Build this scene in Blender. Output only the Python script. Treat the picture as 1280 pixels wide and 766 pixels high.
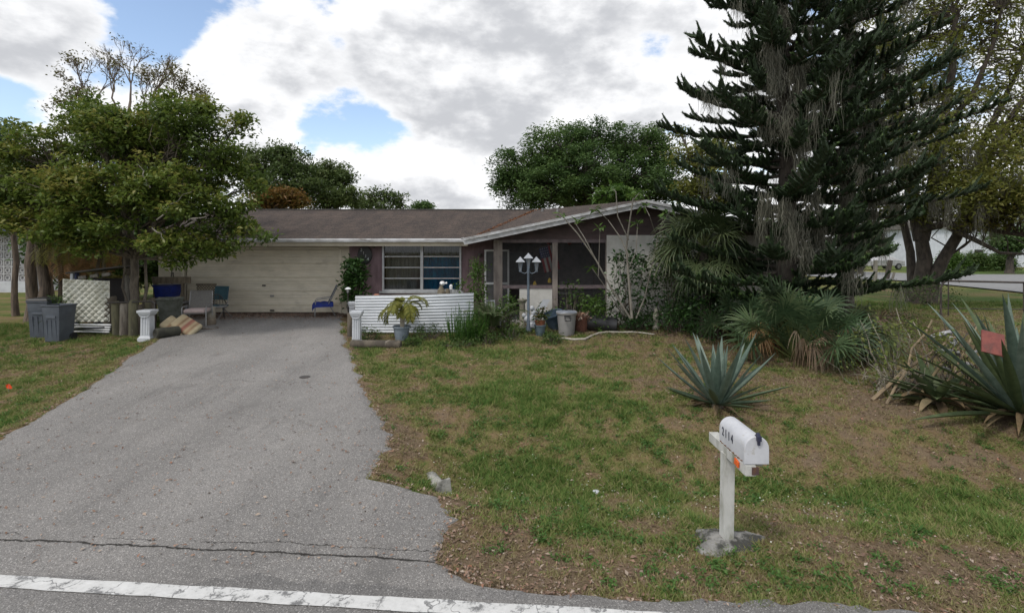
import bpy, bmesh, math, random
import numpy as np
from mathutils import Vector, Matrix, Euler
for o in list(bpy.data.objects): bpy.data.objects.remove(o, do_unlink=True)
SC = bpy.context.scene; COL = SC.collection
R = math.radians
# ------------------------------------------------------------------ camera
CAMH = 2.6; HOR = 312.0; F = 640.0
cam = bpy.data.cameras.new('camera'); co = bpy.data.objects.new('camera', cam); COL.objects.link(co)
co.location = (0, 0, CAMH); co.rotation_euler = (R(90), 0, 0)
cam.sensor_width = 36; cam.lens = 18.0; cam.shift_y = -(383 - HOR) / 1280; cam.clip_start = 0.1; cam.clip_end = 3000
SC.camera = co
# ------------------------------------------------------------------ world
SUN_EL, SUN_AZ = R(54), R(-138)       # azimuth measured from +Y towards +X
w = bpy.data.worlds.new('World'); SC.world = w; w.use_nodes = True
nt = w.node_tree; nt.nodes.clear()
def N(t, **k):
    n = nt.nodes.new(t)
    for a, b in k.items(): setattr(n, a, b)
    return n
def MT(op, a, b=None, c=None, clamp=False):
    n = N('ShaderNodeMath', operation=op); n.use_clamp = clamp
    for i, v in enumerate((a, b, c)):
        if v is None: continue
        if isinstance(v, (int, float)): n.inputs[i].default_value = v
        else: nt.links.new(v, n.inputs[i])
    return n.outputs[0]
def SS(v, lo, hi):
    n = N('ShaderNodeMapRange', interpolation_type='SMOOTHSTEP'); nt.links.new(v, n.inputs[0])
    n.inputs[1].default_value = lo; n.inputs[2].default_value = hi
    return n.outputs[0]
tc = N('ShaderNodeTexCoord')
sky = N('ShaderNodeTexSky', sky_type='NISHITA'); sky.sun_disc = False
sky.sun_elevation = SUN_EL; sky.sun_rotation = SUN_AZ; sky.air_density = 1.0; sky.dust_density = 0.6; sky.ozone_density = 1.5
sep = N('ShaderNodeSeparateXYZ'); nt.links.new(tc.outputs['Generated'], sep.inputs[0])
X_, Y_, Z_ = sep.outputs
zz = MT('ADD', MT('MAXIMUM', Z_, 0.0), 0.12)
cmb = N('ShaderNodeCombineXYZ')
nt.links.new(MT('DIVIDE', X_, zz), cmb.inputs[0]); nt.links.new(MT('DIVIDE', Y_, zz), cmb.inputs[1])
def noise(vec, sc, det=8, rough=.55, off=0.0):
    n = N('ShaderNodeTexNoise'); n.noise_dimensions = '4D'
    n.inputs['W'].default_value = off; nt.links.new(vec, n.inputs['Vector'])
    n.inputs['Scale'].default_value = sc; n.inputs['Detail'].default_value = det; n.inputs['Roughness'].default_value = rough
    return n.outputs['Fac']
def shifted(dz, sz=1.9):
    m = N('ShaderNodeMapping'); m.inputs['Scale'].default_value = (1, 1, sz); m.inputs['Location'].default_value = (0, 0, dz); nt.links.new(tc.outputs['Generated'], m.inputs[0]); return m.outputs[0]
def field(vec):
    return MT('ADD', MT('MULTIPLY', noise(vec, 2.6, 3, .5, 4.4), .45), MT('ADD', MT('MULTIPLY', noise(vec, 6.0, 4, .5, 9.1), .35), MT('MULTIPLY', noise(vec, 15.0, 10, .62, 2.2), .20)))
f0 = field(shifted(0)); f1 = field(shifted(.075))
def blob(px, py, r):
    d = Vector(((px - 640) / F, 1, (HOR - py) / F)).normalized()
    n = N('ShaderNodeVectorMath', operation='DISTANCE'); nt.links.new(tc.outputs['Generated'], n.inputs[0]); n.inputs[1].default_value = d
    return SS(n.outputs['Value'], r / F, 0.0)
dens = MT('ADD', f0, .066)
for (px, py, r, a) in [(130, -25, 130, -.18), (235, -5, 90, -.14), (340, -5, 70, -.12), (430, 0, 60, -.13), (400, 155, 60, -.07), (330, 110, 120, .05), (470, 160, 60, -.09), (290, 90, 40, -.09), (790, 68, 60, -.06), (0, 130, 50, -.12),
                       (500, 15, 40, -.10), (430, 60, 45, -.08), (700, 30, 230, .10), (310, 60, 110, .07), (30, 30, 110, .09), (640, 170, 200, .06), (60, 70, 100, .08), (560, 90, 120, .06)]:
    dens = MT('ADD', dens, MT('MULTIPLY', blob(px, py, r), a))
cov = SS(dens, .485, .545)
under = MT('MULTIPLY', MT('SUBTRACT', f1, f0), 4.5)
thick = MT('ADD', MT('ADD', MT('MULTIPLY', f0, .9), MT('MULTIPLY', noise(tc.outputs['Generated'], 9.0, 8, .6, 6.6), .35)), under)
for (px, py, r, a) in [(700, 15, 220, .30), (590, 110, 130, .16), (10, 100, 110, .30), (650, 165, 140, .14), (240, 110, 120, -.05), (480, 200, 120, .10)]:
    thick = MT('ADD', thick, MT('MULTIPLY', blob(px, py, r), a))
gr = MT('MULTIPLY', SS(thick, .44, 1.12), SS(dens, .50, .60))
cmix = N('ShaderNodeMixRGB'); nt.links.new(gr, cmix.inputs[0])
cmix.inputs[1].default_value = (11.0, 11.05, 11.2, 1); cmix.inputs[2].default_value = (6.2, 6.35, 6.7, 1)
smul = N('ShaderNodeMixRGB', blend_type='MULTIPLY'); smul.inputs[0].default_value = 1
nt.links.new(sky.outputs[0], smul.inputs[1]); smul.inputs[2].default_value = (2.5, 2.3, 2.15, 1)
mx = N('ShaderNodeMixRGB'); nt.links.new(cov, mx.inputs[0]); nt.links.new(smul.outputs[0], mx.inputs[1]); nt.links.new(cmix.outputs[0], mx.inputs[2])
bg = N('ShaderNodeBackground'); bg.inputs['Strength'].default_value = 0.08; nt.links.new(mx.outputs[0], bg.inputs[0])
wo = N('ShaderNodeOutputWorld'); nt.links.new(bg.outputs[0], wo.inputs[0])
sl = bpy.data.lights.new('sun', 'SUN'); sl.energy = 1.5; sl.angle = R(10); sl.color = (1, .95, .88)
so = bpy.data.objects.new('sun', sl); COL.objects.link(so)
sd = Vector((math.sin(SUN_AZ) * math.cos(SUN_EL), math.cos(SUN_AZ) * math.cos(SUN_EL), math.sin(SUN_EL)))
so.rotation_euler = sd.to_track_quat('Z', 'Y').to_euler(); so.location = (0, 0, 30)
SC.view_settings.view_transform = 'Standard'; SC.view_settings.look = 'None'; SC.view_settings.exposure = 0.3; SC.view_settings.gamma = 1
SC.render.engine = 'CYCLES'; SC.cycles.max_bounces = 6; SC.cycles.transparent_max_bounces = 12
# ------------------------------------------------------------------ numeric helpers
def vnoise(x, y, seed=0):
    x = np.asarray(x, float); y = np.asarray(y, float)
    xi = np.floor(x).astype(np.int64); yi = np.floor(y).astype(np.int64); fx = x - xi; fy = y - yi
    fx = fx * fx * (3 - 2 * fx); fy = fy * fy * (3 - 2 * fy)
    def h(a, b):
        n = (a * 374761393 + b * 668265263 + seed * 1442695) & 0x7fffffff
        n = ((n ^ (n >> 13)) * 1274126177) & 0x7fffffff
        return ((n ^ (n >> 16)) & 0xffff) / 65535.0
    return (h(xi, yi) * (1 - fx) + h(xi + 1, yi) * fx) * (1 - fy) + (h(xi, yi + 1) * (1 - fx) + h(xi + 1, yi + 1) * fx) * fy
def fbm(x, y, seed=0, o=4):
    s = 0; a = .5; t = 0
    for i in range(o):
        s = s + a * vnoise(np.asarray(x) * 2 ** i, np.asarray(y) * 2 ** i, seed + i * 7); t += a; a *= .55
    return s / t
def sstep(v, a, b):
    t = np.clip((np.asarray(v, float) - a) / (b - a), 0, 1); return t * t * (3 - 2 * t)
ROADS = -0.0815                                           # the road runs along (1, ROADS)
def road_v(x, y): return (y - ROADS * x) / math.sqrt(1 + ROADS ** 2)
# driveway edges as functions of distance
LE_Y = [3.0, 4.4, 5.2, 6.8, 8.0, 9.6, 11.0, 12.0, 12.8, 14.2, 17.2]
LE_X = [-9.5, -8.6, -7.9, -6.85, -7.15, -7.7, -8.25, -8.55, -8.9, -9.3, -10.9]
RE_Y = [3.0, 3.72, 3.85, 3.98, 4.22, 4.35, 4.75, 5.2, 5.45, 5.75, 6.0, 6.3, 6.55, 7.0, 8.6, 11.3, 13.5, 17.2]
RE_X = [3.0, 1.6, .3, -.28, -.63, -.66, -.52, -.64, -.90, -1.50, -1.66, -1.62, -1.52, -1.66, -2.42, -3.55, -4.45, -5.7]
def drive_l(y): return np.interp(y, LE_Y, LE_X) + .10 * (fbm(np.asarray(y) * 3.1, np.asarray(y) * 0 + 3, 5) - .5) * 2 + .05 * (fbm(np.asarray(y) * 14, np.asarray(y) * 0 + 3, 6) - .5) * 2
def drive_r(y): return np.interp(y, RE_Y, RE_X) + .14 * (fbm(np.asarray(y) * 4.3, np.asarray(y) * 0 + 9, 15) - .5) * 2 + .07 * (fbm(np.asarray(y) * 15, np.asarray(y) * 0 + 5, 16) - .5) * 2
def ramp(y): return .5 * sstep(y, 3.2, 17.5)
def gz(x, y):
    x = np.asarray(x, float); y = np.asarray(y, float)
    d = np.maximum(x - drive_r(y), drive_l(y) - x)        # distance outside the drive
    m = sstep(d, 0.0, 1.3)
    v = road_v(x, y)
    z = ramp(y) - .34 * m * np.exp(-((v - 6.5) / 1.15) ** 2) - .06 * sstep(d, 0, .3) * sstep(v, 3.8, 4.6)
    und = (fbm(x * .45, y * .45, 21, 3) - .5) * .14 + (fbm(x * 2.2, y * 2.2, 31, 3) - .5) * .05
    return z + und * sstep(d, .05, .8) * sstep(v, 3.9, 4.8) * (1 - .7 * sstep(y, 17, 20)) * (1 - sstep(y, 19, 23))
def g1(x, y): return float(gz(x, y))
def P(px, py, Y): return Vector(((px - 640) / F * Y, Y, CAMH - (py - HOR) / F * Y))
def G(px, py):
    lo, hi = 2.0, 400.0
    Y = (CAMH - .3) * F / max(py - HOR, 1)
    for _ in range(40):
        x = (px - 640) / F * Y; Y = .5 * Y + .5 * (CAMH - g1(x, Y)) * F / (py - HOR)
    x = (px - 640) / F * Y
    return Vector((x, Y, g1(x, Y)))
def on(x, y, dz=0): return Vector((x, y, g1(x, y) + dz))
# ------------------------------------------------------------------ materials
MATS = {}
def nodes(name):
    m = bpy.data.materials.new(name); m.use_nodes = True; t = m.node_tree; b = t.nodes['Principled BSDF']
    return m, t, b
def c4(c): return (c[0], c[1], c[2], 1)
def mat(name, c1, c2=None, sc=6, rough=.7, bump=.15, bsc=None, metal=0, spec=.5, stretch=(1, 1, 1), lo=.35, hi=.65, c3=None, sc3=2, lo3=.5, hi3=.7, coord='Object'):
    if name in MATS: return MATS[name]
    m, t, b = nodes(name); L = t.links.new
    tc = t.nodes.new('ShaderNodeTexCoord'); mp = t.nodes.new('ShaderNodeMapping'); mp.inputs['Scale'].default_value = stretch
    L(tc.outputs[coord], mp.inputs[0])
    def nz(s, d=6):
        n = t.nodes.new('ShaderNodeTexNoise'); n.inputs['Scale'].default_value = s; n.inputs['Detail'].default_value = d; n.inputs['Roughness'].default_value = .65
        L(mp.outputs[0], n.inputs['Vector']); return n.outputs['Fac']
    if c2 is None: c2 = tuple(x * .75 for x in c1)
    def mixc(fac_s, a, bcol, l, h):
        mr = t.nodes.new('ShaderNodeMapRange'); mr.interpolation_type = 'SMOOTHSTEP'; L(nz(fac_s), mr.inputs[0]); mr.inputs[1].default_value = l; mr.inputs[2].default_value = h
        mx = t.nodes.new('ShaderNodeMixRGB'); L(mr.outputs[0], mx.inputs[0])
        if hasattr(a, 'links'): L(a, mx.inputs[1])
        else: mx.inputs[1].default_value = c4(a)
        mx.inputs[2].default_value = c4(bcol); return mx.outputs[0]
    out = mixc(sc, c1, c2, lo, hi)
    if c3: out = mixc(sc3, out, c3, lo3, hi3)
    L(out, b.inputs['Base Color'])
    b.inputs['Roughness'].default_value = rough; b.inputs['Metallic'].default_value = metal; b.inputs['Specular IOR Level'].default_value = spec
    if bump:
        bp = t.nodes.new('ShaderNodeBump'); bp.inputs['Strength'].default_value = bump; bp.inputs['Distance'].default_value = .02
        L(nz(bsc or sc * 4), bp.inputs['Height']); L(bp.outputs[0], b.inputs['Normal'])
    MATS[name] = m; return m
def leafmat(name, cols, trans=.35, rough=.55, blotch=0):
    """colour picked per leaf from the 'rnd' attribute, partly translucent"""
    if name in MATS: return MATS[name]
    m, t, b = nodes(name); L = t.links.new
    at = t.nodes.new('ShaderNodeAttribute'); at.attribute_name = 'rnd'
    cr = t.nodes.new('ShaderNodeValToRGB'); L(at.outputs['Fac'], cr.inputs[0]); e = cr.color_ramp.elements
    e[0].position = 0; e[0].color = c4(cols[0]); e[1].position = 1; e[1].color = c4(cols[-1])
    for i, c in enumerate(cols[1:-1]):
        k = e.new((i + 1) / (len(cols) - 1)); k.color = c4(c)
    L(cr.outputs[0], b.inputs['Base Color']); b.inputs['Roughness'].default_value = rough; b.inputs['Specular IOR Level'].default_value = .3
    if blotch:
        tc = t.nodes.new('ShaderNodeTexCoord'); n = t.nodes.new('ShaderNodeTexNoise'); n.inputs['Scale'].default_value = 9; n.inputs['Detail'].default_value = 8; n.inputs['Roughness'].default_value = .75; L(tc.outputs['Object'], n.inputs['Vector'])
        r2 = t.nodes.new('ShaderNodeValToRGB'); L(n.outputs['Fac'], r2.inputs[0]); q = r2.color_ramp.elements; q[0].position = .36; q[0].color = (.55, .62, .5, 1); q[1].position = .66; q[1].color = (1.25, 1.2, 1.05, 1); z = q.new(.70); z.color = (1.5, 1.15, .75, 1)
        mm = t.nodes.new('ShaderNodeMixRGB'); mm.blend_type = 'MULTIPLY'; mm.inputs[0].default_value = blotch; L(cr.outputs[0], mm.inputs[1]); L(r2.outputs[0], mm.inputs[2]); L(mm.outputs[0], b.inputs['Base Color'])
    if trans:
        tr = t.nodes.new('ShaderNodeBsdfTranslucent'); L(cr.outputs[0], tr.inputs[0]); ms = t.nodes.new('ShaderNodeMixShader'); ms.inputs[0].default_value = trans
        L(b.outputs[0], ms.inputs[1]); L(tr.outputs[0], ms.inputs[2]); L(ms.outputs[0], t.nodes['Material Output'].inputs[0])
    MATS[name] = m; return m
# ------------------------------------------------------------------ mesh builders
def link(name, me, m, parent=None, loc=None):
    o = bpy.data.objects.new(name, me); COL.objects.link(o)
    if m:
        for k in (m if isinstance(m, (list, tuple)) else [m]): me.materials.append(k)
    if parent: o.parent = parent
    if loc is not None: o.location = loc
    return o
class MB:
    def __init__(s): s.v = []; s.f = []; s.r = []; s.cur = 0.0
    def add(s, vs, fs):
        n = len(s.v); s.v += [tuple(v) for v in vs]; s.r += [s.cur] * len(vs); s.f += [tuple(n + i for i in f) for f in fs]; return s
    def box(s, c, d, rot=None, tp=1.0):
        M = Euler(rot).to_matrix() if rot is not None and not isinstance(rot, Matrix) else (rot or Matrix.Identity(3)); c = Vector(c)
        vs = []
        for z in (-.5, .5):
            k = tp if z > 0 else 1
            for x, y in ((-.5, -.5), (.5, -.5), (.5, .5), (-.5, .5)): vs.append(c + M @ Vector((x * d[0] * k, y * d[1] * k, z * d[2])))
        return s.add(vs, [(3, 2, 1, 0), (4, 5, 6, 7), (0, 1, 5, 4), (1, 2, 6, 5), (2, 3, 7, 6), (3, 0, 4, 7)])
    def bar(s, a, b, w, h=None, up=(0, 0, 1)):
        a = Vector(a); b = Vector(b); d = b - a; L = d.length; d.normalize(); u = Vector(up)
        if abs(d.dot(u)) > .98: u = Vector((0, 1, 0))
        x = d.cross(u).normalized(); z = x.cross(d).normalized(); M = Matrix((x, d, z)).transposed()
        return s.box((a + b) / 2, (w, L, h or w), M)
    def tube(s, pts, rad, n=8, caps=True):
        pts = [Vector(p) for p in pts]; k = len(pts)
        if not isinstance(rad, (list, tuple, np.ndarray)): rad = [rad] * k
        ref = None; vs = []
        for i, p in enumerate(pts):
            d = (pts[min(i + 1, k - 1)] - pts[max(i - 1, 0)]);
            if d.length < 1e-6: d = Vector((0, 0, 1))
            d.normalize()
            if ref is None: ref = Vector((1, 0, 0)) if abs(d.x) < .8 else Vector((0, 1, 0))
            x = (ref - d * ref.dot(d)).normalized(); y = d.cross(x); ref = x
            for j in range(n):
                a = 2 * math.pi * j / n; vs.append(p + (x * math.cos(a) + y * math.sin(a)) * rad[i])
        fs = [(i * n + j, i * n + (j + 1) % n, (i + 1) * n + (j + 1) % n, (i + 1) * n + j) for i in range(k - 1) for j in range(n)]
        if caps: fs += [tuple(range(n))[::-1], tuple((k - 1) * n + j for j in range(n))]
        return s.add(vs, fs)
    def lathe(s, prof, c=(0, 0, 0), n=20, caps=True, M=None):
        c = Vector(c); M = M or Matrix.Identity(3); vs = []
        for r, z in prof:
            for j in range(n):
                a = 2 * math.pi * j / n; vs.append(c + M @ Vector((r * math.cos(a), r * math.sin(a), z)))
        k = len(prof); fs = [(i * n + j, i * n + (j + 1) % n, (i + 1) * n + (j + 1) % n, (i + 1) * n + j) for i in range(k - 1) for j in range(n)]
        if caps: fs += [tuple(range(n))[::-1], tuple((k - 1) * n + j for j in range(n))]
        return s.add(vs, fs)
    def sqlathe(s, prof, c=(0, 0, 0), rot=0):          # square section profile
        return s.lathe([(r * math.sqrt(2), z) for r, z in prof], c, 4, True, Euler((0, 0, R(45) + rot)).to_matrix())
    def strip(s, pts, widths, side, fold=0.0, nrm=None):
        """a ribbon along pts; side = sideways vector; fold lowers the middle along nrm"""
        pts = [Vector(p) for p in pts]; side = Vector(side).normalized(); vs = []; fs = []
        for p, wd in zip(pts, widths):
            if fold and nrm is not None: vs += [p - side * wd, p - Vector(nrm) * wd * fold, p + side * wd]
            else: vs += [p - side * wd, p + side * wd]
        c = 3 if (fold and nrm is not None) else 2
        for i in range(len(pts) - 1):
            for j in range(c - 1): fs.append((i * c + j, i * c + j + 1, (i + 1) * c + j + 1, (i + 1) * c + j))
        return s.add(vs, fs)
    def rbox(s, c, d, r, rot=None, seg=3):
        bm = bmesh.new(); bmesh.ops.create_cube(bm, size=1); bmesh.ops.scale(bm, vec=d, verts=bm.verts)
        bmesh.ops.bevel(bm, geom=bm.edges[:], offset=r, segments=seg, affect='EDGES', profile=.5)
        M = Euler(rot).to_matrix() if rot is not None and not isinstance(rot, Matrix) else (rot or Matrix.Identity(3)); c = Vector(c)
        bm.verts.index_update(); s.add([c + M @ v.co for v in bm.verts], [[v.index for v in f.verts] for f in bm.faces]); bm.free(); return s
    def build(s, name, m, parent=None, smooth=False, loc=None, bevel=0):
        me = bpy.data.meshes.new(name); me.from_pydata(s.v, [], s.f); me.update()
        if any(s.r):
            a = me.attributes.new('rnd', 'FLOAT', 'POINT'); a.data.foreach_set('value', s.r)
        if smooth:
            me.polygons.foreach_set('use_smooth', [True] * len(me.polygons))
            if hasattr(me, 'set_sharp_from_angle'): me.set_sharp_from_angle(angle=R(40))
        o = link(name, me, m, parent, loc)
        if bevel:
            b = o.modifiers.new('b', 'BEVEL'); b.width = bevel; b.segments = 2; b.limit_method = 'ANGLE'
        return o
def arrmesh(name, V, nper, m, parent=None, rnd=None, faces=None, loc=None):
    """V (N*nper,3): each face uses nper consecutive verts, unless faces (K,k) given"""
    V = np.asarray(V, np.float32).reshape(-1, 3); me = bpy.data.meshes.new(name)
    if faces is None: idx = np.arange(len(V), dtype=np.int32); k = nper
    else: idx = np.asarray(faces, np.int32).ravel(); k = faces.shape[1]
    nf = len(idx) // k
    me.vertices.add(len(V)); me.vertices.foreach_set('co', V.ravel())
    me.loops.add(len(idx)); me.loops.foreach_set('vertex_index', idx)
    me.polygons.add(nf); me.polygons.foreach_set('loop_start', np.arange(nf, dtype=np.int32) * k); me.polygons.foreach_set('loop_total', np.full(nf, k, np.int32))
    me.update(calc_edges=True); me.validate()
    if rnd is not None:
        a = me.attributes.new('rnd', 'FLOAT', 'POINT'); a.data.foreach_set('value', np.asarray(rnd, np.float32))
    return link(name, me, m, parent, loc)
def leaves(pts, size, rng, up=.5, asp=.45, rnd=None, dirs=None):
    """rhombic folded leaves at pts -> (verts, rnd) ; 2 tris as one bent quad"""
    n = len(pts); pts = np.asarray(pts)
    nr = rng.normal(size=(n, 3)); nr[:, 2] = np.abs(nr[:, 2]) + up; nr /= np.linalg.norm(nr, axis=1)[:, None]
    d = rng.normal(size=(n, 3)) if dirs is None else np.asarray(dirs) + rng.normal(size=(n, 3)) * .35
    d -= nr * np.sum(d * nr, 1)[:, None]; d /= np.linalg.norm(d, axis=1)[:, None] + 1e-9
    s = np.cross(nr, d); L = (size * rng.uniform(.6, 1.25, n))[:, None]
    V = np.stack([pts, pts + d * L * .45 + s * L * asp * .5 + nr * L * .06, pts + d * L - nr * L * .12, pts + d * L * .45 - s * L * asp * .5 + nr * L * .06], 1)
    if rnd is None: rnd = rng.random(n)
    return V.reshape(-1, 3), np.repeat(rnd, 4)
def prop(o, label=None, cat=None, group=None, kind=None):
    if label: o['label'] = label
    if cat: o['category'] = cat
    if group: o['group'] = group
    if kind: o['kind'] = kind
    return o
def thing(name, label, cat, loc=(0, 0, 0), rz=0, group=None, rot=None):
    o = bpy.data.objects.new(name, None); COL.objects.link(o); o.location = loc; o.rotation_euler = rot or (0, 0, rz); o.empty_display_size = .2
    return prop(o, label, cat, group)
def copy_tree(o, parent=None):
    c = o.copy(); COL.objects.link(c)
    if parent: c.parent = parent
    for ch in [k for k in bpy.data.objects if k.parent == o]: copy_tree(ch, c)
    return c
def text(name, s, size, m, parent, loc, rot, ext=.003, sx=1.0):
    cu = bpy.data.curves.new('t', 'FONT'); cu.body = s; cu.size = size; cu.extrude = ext; cu.align_x = 'CENTER'; cu.align_y = 'CENTER'; cu.offset = size * .012
    t = bpy.data.objects.new('t', cu); COL.objects.link(t); bpy.context.view_layer.update()
    me = bpy.data.meshes.new_from_object(t.evaluated_get(bpy.context.evaluated_depsgraph_get())); bpy.data.objects.remove(t)
    o = link(name, me, None, parent, loc); me.materials.clear(); me.materials.append(m); o.rotation_euler = rot; o.scale = (sx, 1, 1); return o
# ------------------------------------------------------------------ shared materials
M_bark = mat('bark_grey', (.16, .135, .105), (.07, .058, .045), 9, .9, .8, 14, stretch=(1, 1, .35))
M_barkd = mat('bark_dark', (.085, .07, .056), (.035, .029, .024), 9, .9, .8, 14, stretch=(1, 1, .35))
M_barkp = mat('bark_pale', (.34, .31, .25), (.2, .18, .14), 12, .8, .3, stretch=(1, 1, .5))
M_white = mat('white_paint', (.74, .75, .76), (.6, .61, .62), 5, .5, .05, c3=(.4, .39, .35), sc3=9, lo3=.6, hi3=.75)
M_wfresh = mat('white_plaster', (.52, .54, .57), (.44, .46, .49), 4, .55, .05)
M_cream = mat('cream_stucco', (.60, .545, .44), (.52, .47, .38), 3, .85, .25, 60, c3=(.3, .27, .22), sc3=1.2, lo3=.58, hi3=.8)
M_wstuc = mat('white_stucco', (.56, .55, .52), (.47, .46, .43), 3, .85, .25, 60, c3=(.3, .28, .24), sc3=1.5, lo3=.55, hi3=.8)
M_purple = mat('mauve_siding', (.22, .15, .165), (.15, .10, .11), 5, .8, .2, c3=(.07, .05, .05), sc3=2, lo3=.5, hi3=.75, stretch=(1, 1, .3))
M_brown = mat('brown_siding', (.10, .068, .068), (.06, .043, .043), 5, .8, .2, stretch=(.3, 1, 1))
M_wood = mat('weathered_wood', (.2, .165, .115), (.1, .082, .06), 8, .85, .5, stretch=(1, 1, .2))
M_woodg = mat('grey_weathered_wood', (.25, .23, .2), (.13, .12, .1), 8, .85, .5, stretch=(1, 1, .2))
M_black = mat('black_plastic', (.018, .018, .02), (.03, .03, .033), 6, .45, .05)
M_blackm = mat('black_metal', (.025, .023, .022), (.05, .04, .033), 8, .5, .1)
M_grey = mat('grey_metal', (.3, .3, .3), (.2, .2, .2), 8, .45, .05, metal=.4)
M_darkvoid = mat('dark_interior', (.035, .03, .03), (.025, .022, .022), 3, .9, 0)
M_conc = mat('old_concrete', (.36, .35, .32), (.2, .195, .18), 7, .9, .5, c3=(.07, .07, .06), sc3=4, lo3=.5, hi3=.66)
M_terra = mat('terracotta', (.32, .12, .06), (.2, .08, .045), 7, .85, .2)
# ------------------------------------------------------------------ ground
def greenness(x, y):
    v = road_v(x, y)
    g = .47 + (fbm(x * .5, y * .5, 3, 4) - .5) * .75 + (fbm(x * 2.2, y * 2.2, 9, 3) - .5) * 1.15 + (fbm(x * 7, y * 7, 19, 2) - .5) * .9
    g += .40 * np.exp(-((v - 6.45) / .42) ** 2) * sstep(x, -1.2, .2) + .10 * np.exp(-((v - 5.6) / .5) ** 2)
    g += .30 * np.exp(-(((x - .4) / 1.0) ** 2 + ((y - 8.6) / 1.1) ** 2)) + .12 * sstep(2.5 - x, 0, 2) * sstep(y, 6.8, 8)
    g -= .22 * sstep(x, 1.6, 4.0) * sstep(y, 7.0, 8.6) * (1 - sstep(y, 16, 19)) + .12 * np.exp(-((v - 4.4) / .7) ** 2)
    g += .06 * sstep(-x, 6, 8) + .3 * sstep(y, 17, 19) * sstep(x, 9, 11)
    g -= .25 * sstep(.5 - np.minimum(np.abs(x - drive_r(y)), np.abs(x - drive_l(y))), 0, .5) * (y < 17.5)
    return np.clip(g, 0, 1)
def axis(a, b, st, lo, hi):
    core = list(np.arange(a, b, st)); s = st; x = core[-1]; up = []
    while x < hi: s *= 1.25; x += s; up.append(x)
    s = st; x = core[0]; dn = []
    while x > lo: s *= 1.25; x -= s; dn.append(x)
    return np.array(dn[::-1] + core + up)
gx = axis(-14, 17, .11, -700, 700); gy = axis(2.6, 21, .11, -400, 1500)
XX, YY = np.meshgrid(gx, gy); ZZ = gz(XX, YY); GG = greenness(XX, YY)
in_drive = (XX < drive_r(YY) - .03) & (XX > drive_l(YY) + .03) & (YY < 17); in_road = road_v(XX, YY) < 3.75
ZZ = np.where(in_drive | in_road, ZZ - .03, ZZ)
nx, ny = len(gx), len(gy)
ii = (np.arange(ny - 1)[:, None] * nx + np.arange(nx - 1)[None, :]).ravel()
Fc = np.stack([ii, ii + 1, ii + nx + 1, ii + nx], 1)
def ground_mat():
    m, t, b = nodes('lawn_soil'); L = t.links.new
    at = t.nodes.new('ShaderNodeAttribute'); at.attribute_name = 'rnd'; tc = t.nodes.new('ShaderNodeTexCoord')
    def nz(s, d=8, r=.7):
        n = t.nodes.new('ShaderNodeTexNoise'); n.inputs['Scale'].default_value = s; n.inputs['Detail'].default_value = d; n.inputs['Roughness'].default_value = r
        L(tc.outputs['Object'], n.inputs['Vector']); return n.outputs['Fac']
    ma = t.nodes.new('ShaderNodeMath'); ma.operation = 'MULTIPLY_ADD'; L(nz(11), ma.inputs[0]); ma.inputs[1].default_value = .9
    sb = t.nodes.new('ShaderNodeMath'); sb.operation = 'ADD'; L(at.outputs['Fac'], sb.inputs[0]); sb.inputs[1].default_value = -.45; L(sb.outputs[0], ma.inputs[2])
    cr = t.nodes.new('ShaderNodeValToRGB'); L(ma.outputs[0], cr.inputs[0]); e = cr.color_ramp.elements
    e[0].position = .1; e[0].color = (.155, .118, .078, 1); e[1].position = .95; e[1].color = (.06, .098, .024, 1)
    k = e.new(.35); k.color = (.17, .125, .07, 1); k = e.new(.6); k.color = (.135, .13, .05, 1)
    dk = t.nodes.new('ShaderNodeMixRGB'); dk.blend_type = 'MULTIPLY'; dk.inputs[0].default_value = .55; L(cr.outputs[0], dk.inputs[1]); L(nz(60, 4), dk.inputs[2])  # fine noise paints the speckled shadow between grass blades into the soil colour
    mu = t.nodes.new('ShaderNodeMixRGB'); mu.blend_type = 'MULTIPLY'; mu.inputs[0].default_value = 1; L(dk.outputs[0], mu.inputs[1]); mu.inputs[2].default_value = (1.6, 1.55, 1.55, 1)
    L(mu.outputs[0], b.inputs['Base Color']); b.inputs['Roughness'].default_value = 1; b.inputs['Specular IOR Level'].default_value = .1
    bp = t.nodes.new('ShaderNodeBump'); bp.inputs['Strength'].default_value = .9; bp.inputs['Distance'].default_value = .04; L(nz(26, 6), bp.inputs['Height']); L(bp.outputs[0], b.inputs['Normal'])
    return m
go = arrmesh('ground', np.stack([XX, YY, ZZ], -1), 4, ground_mat(), rnd=GG.ravel(), faces=Fc)
go.data.polygons.foreach_set('use_smooth', [True] * len(go.data.polygons)); prop(go, kind='structure')
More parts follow.
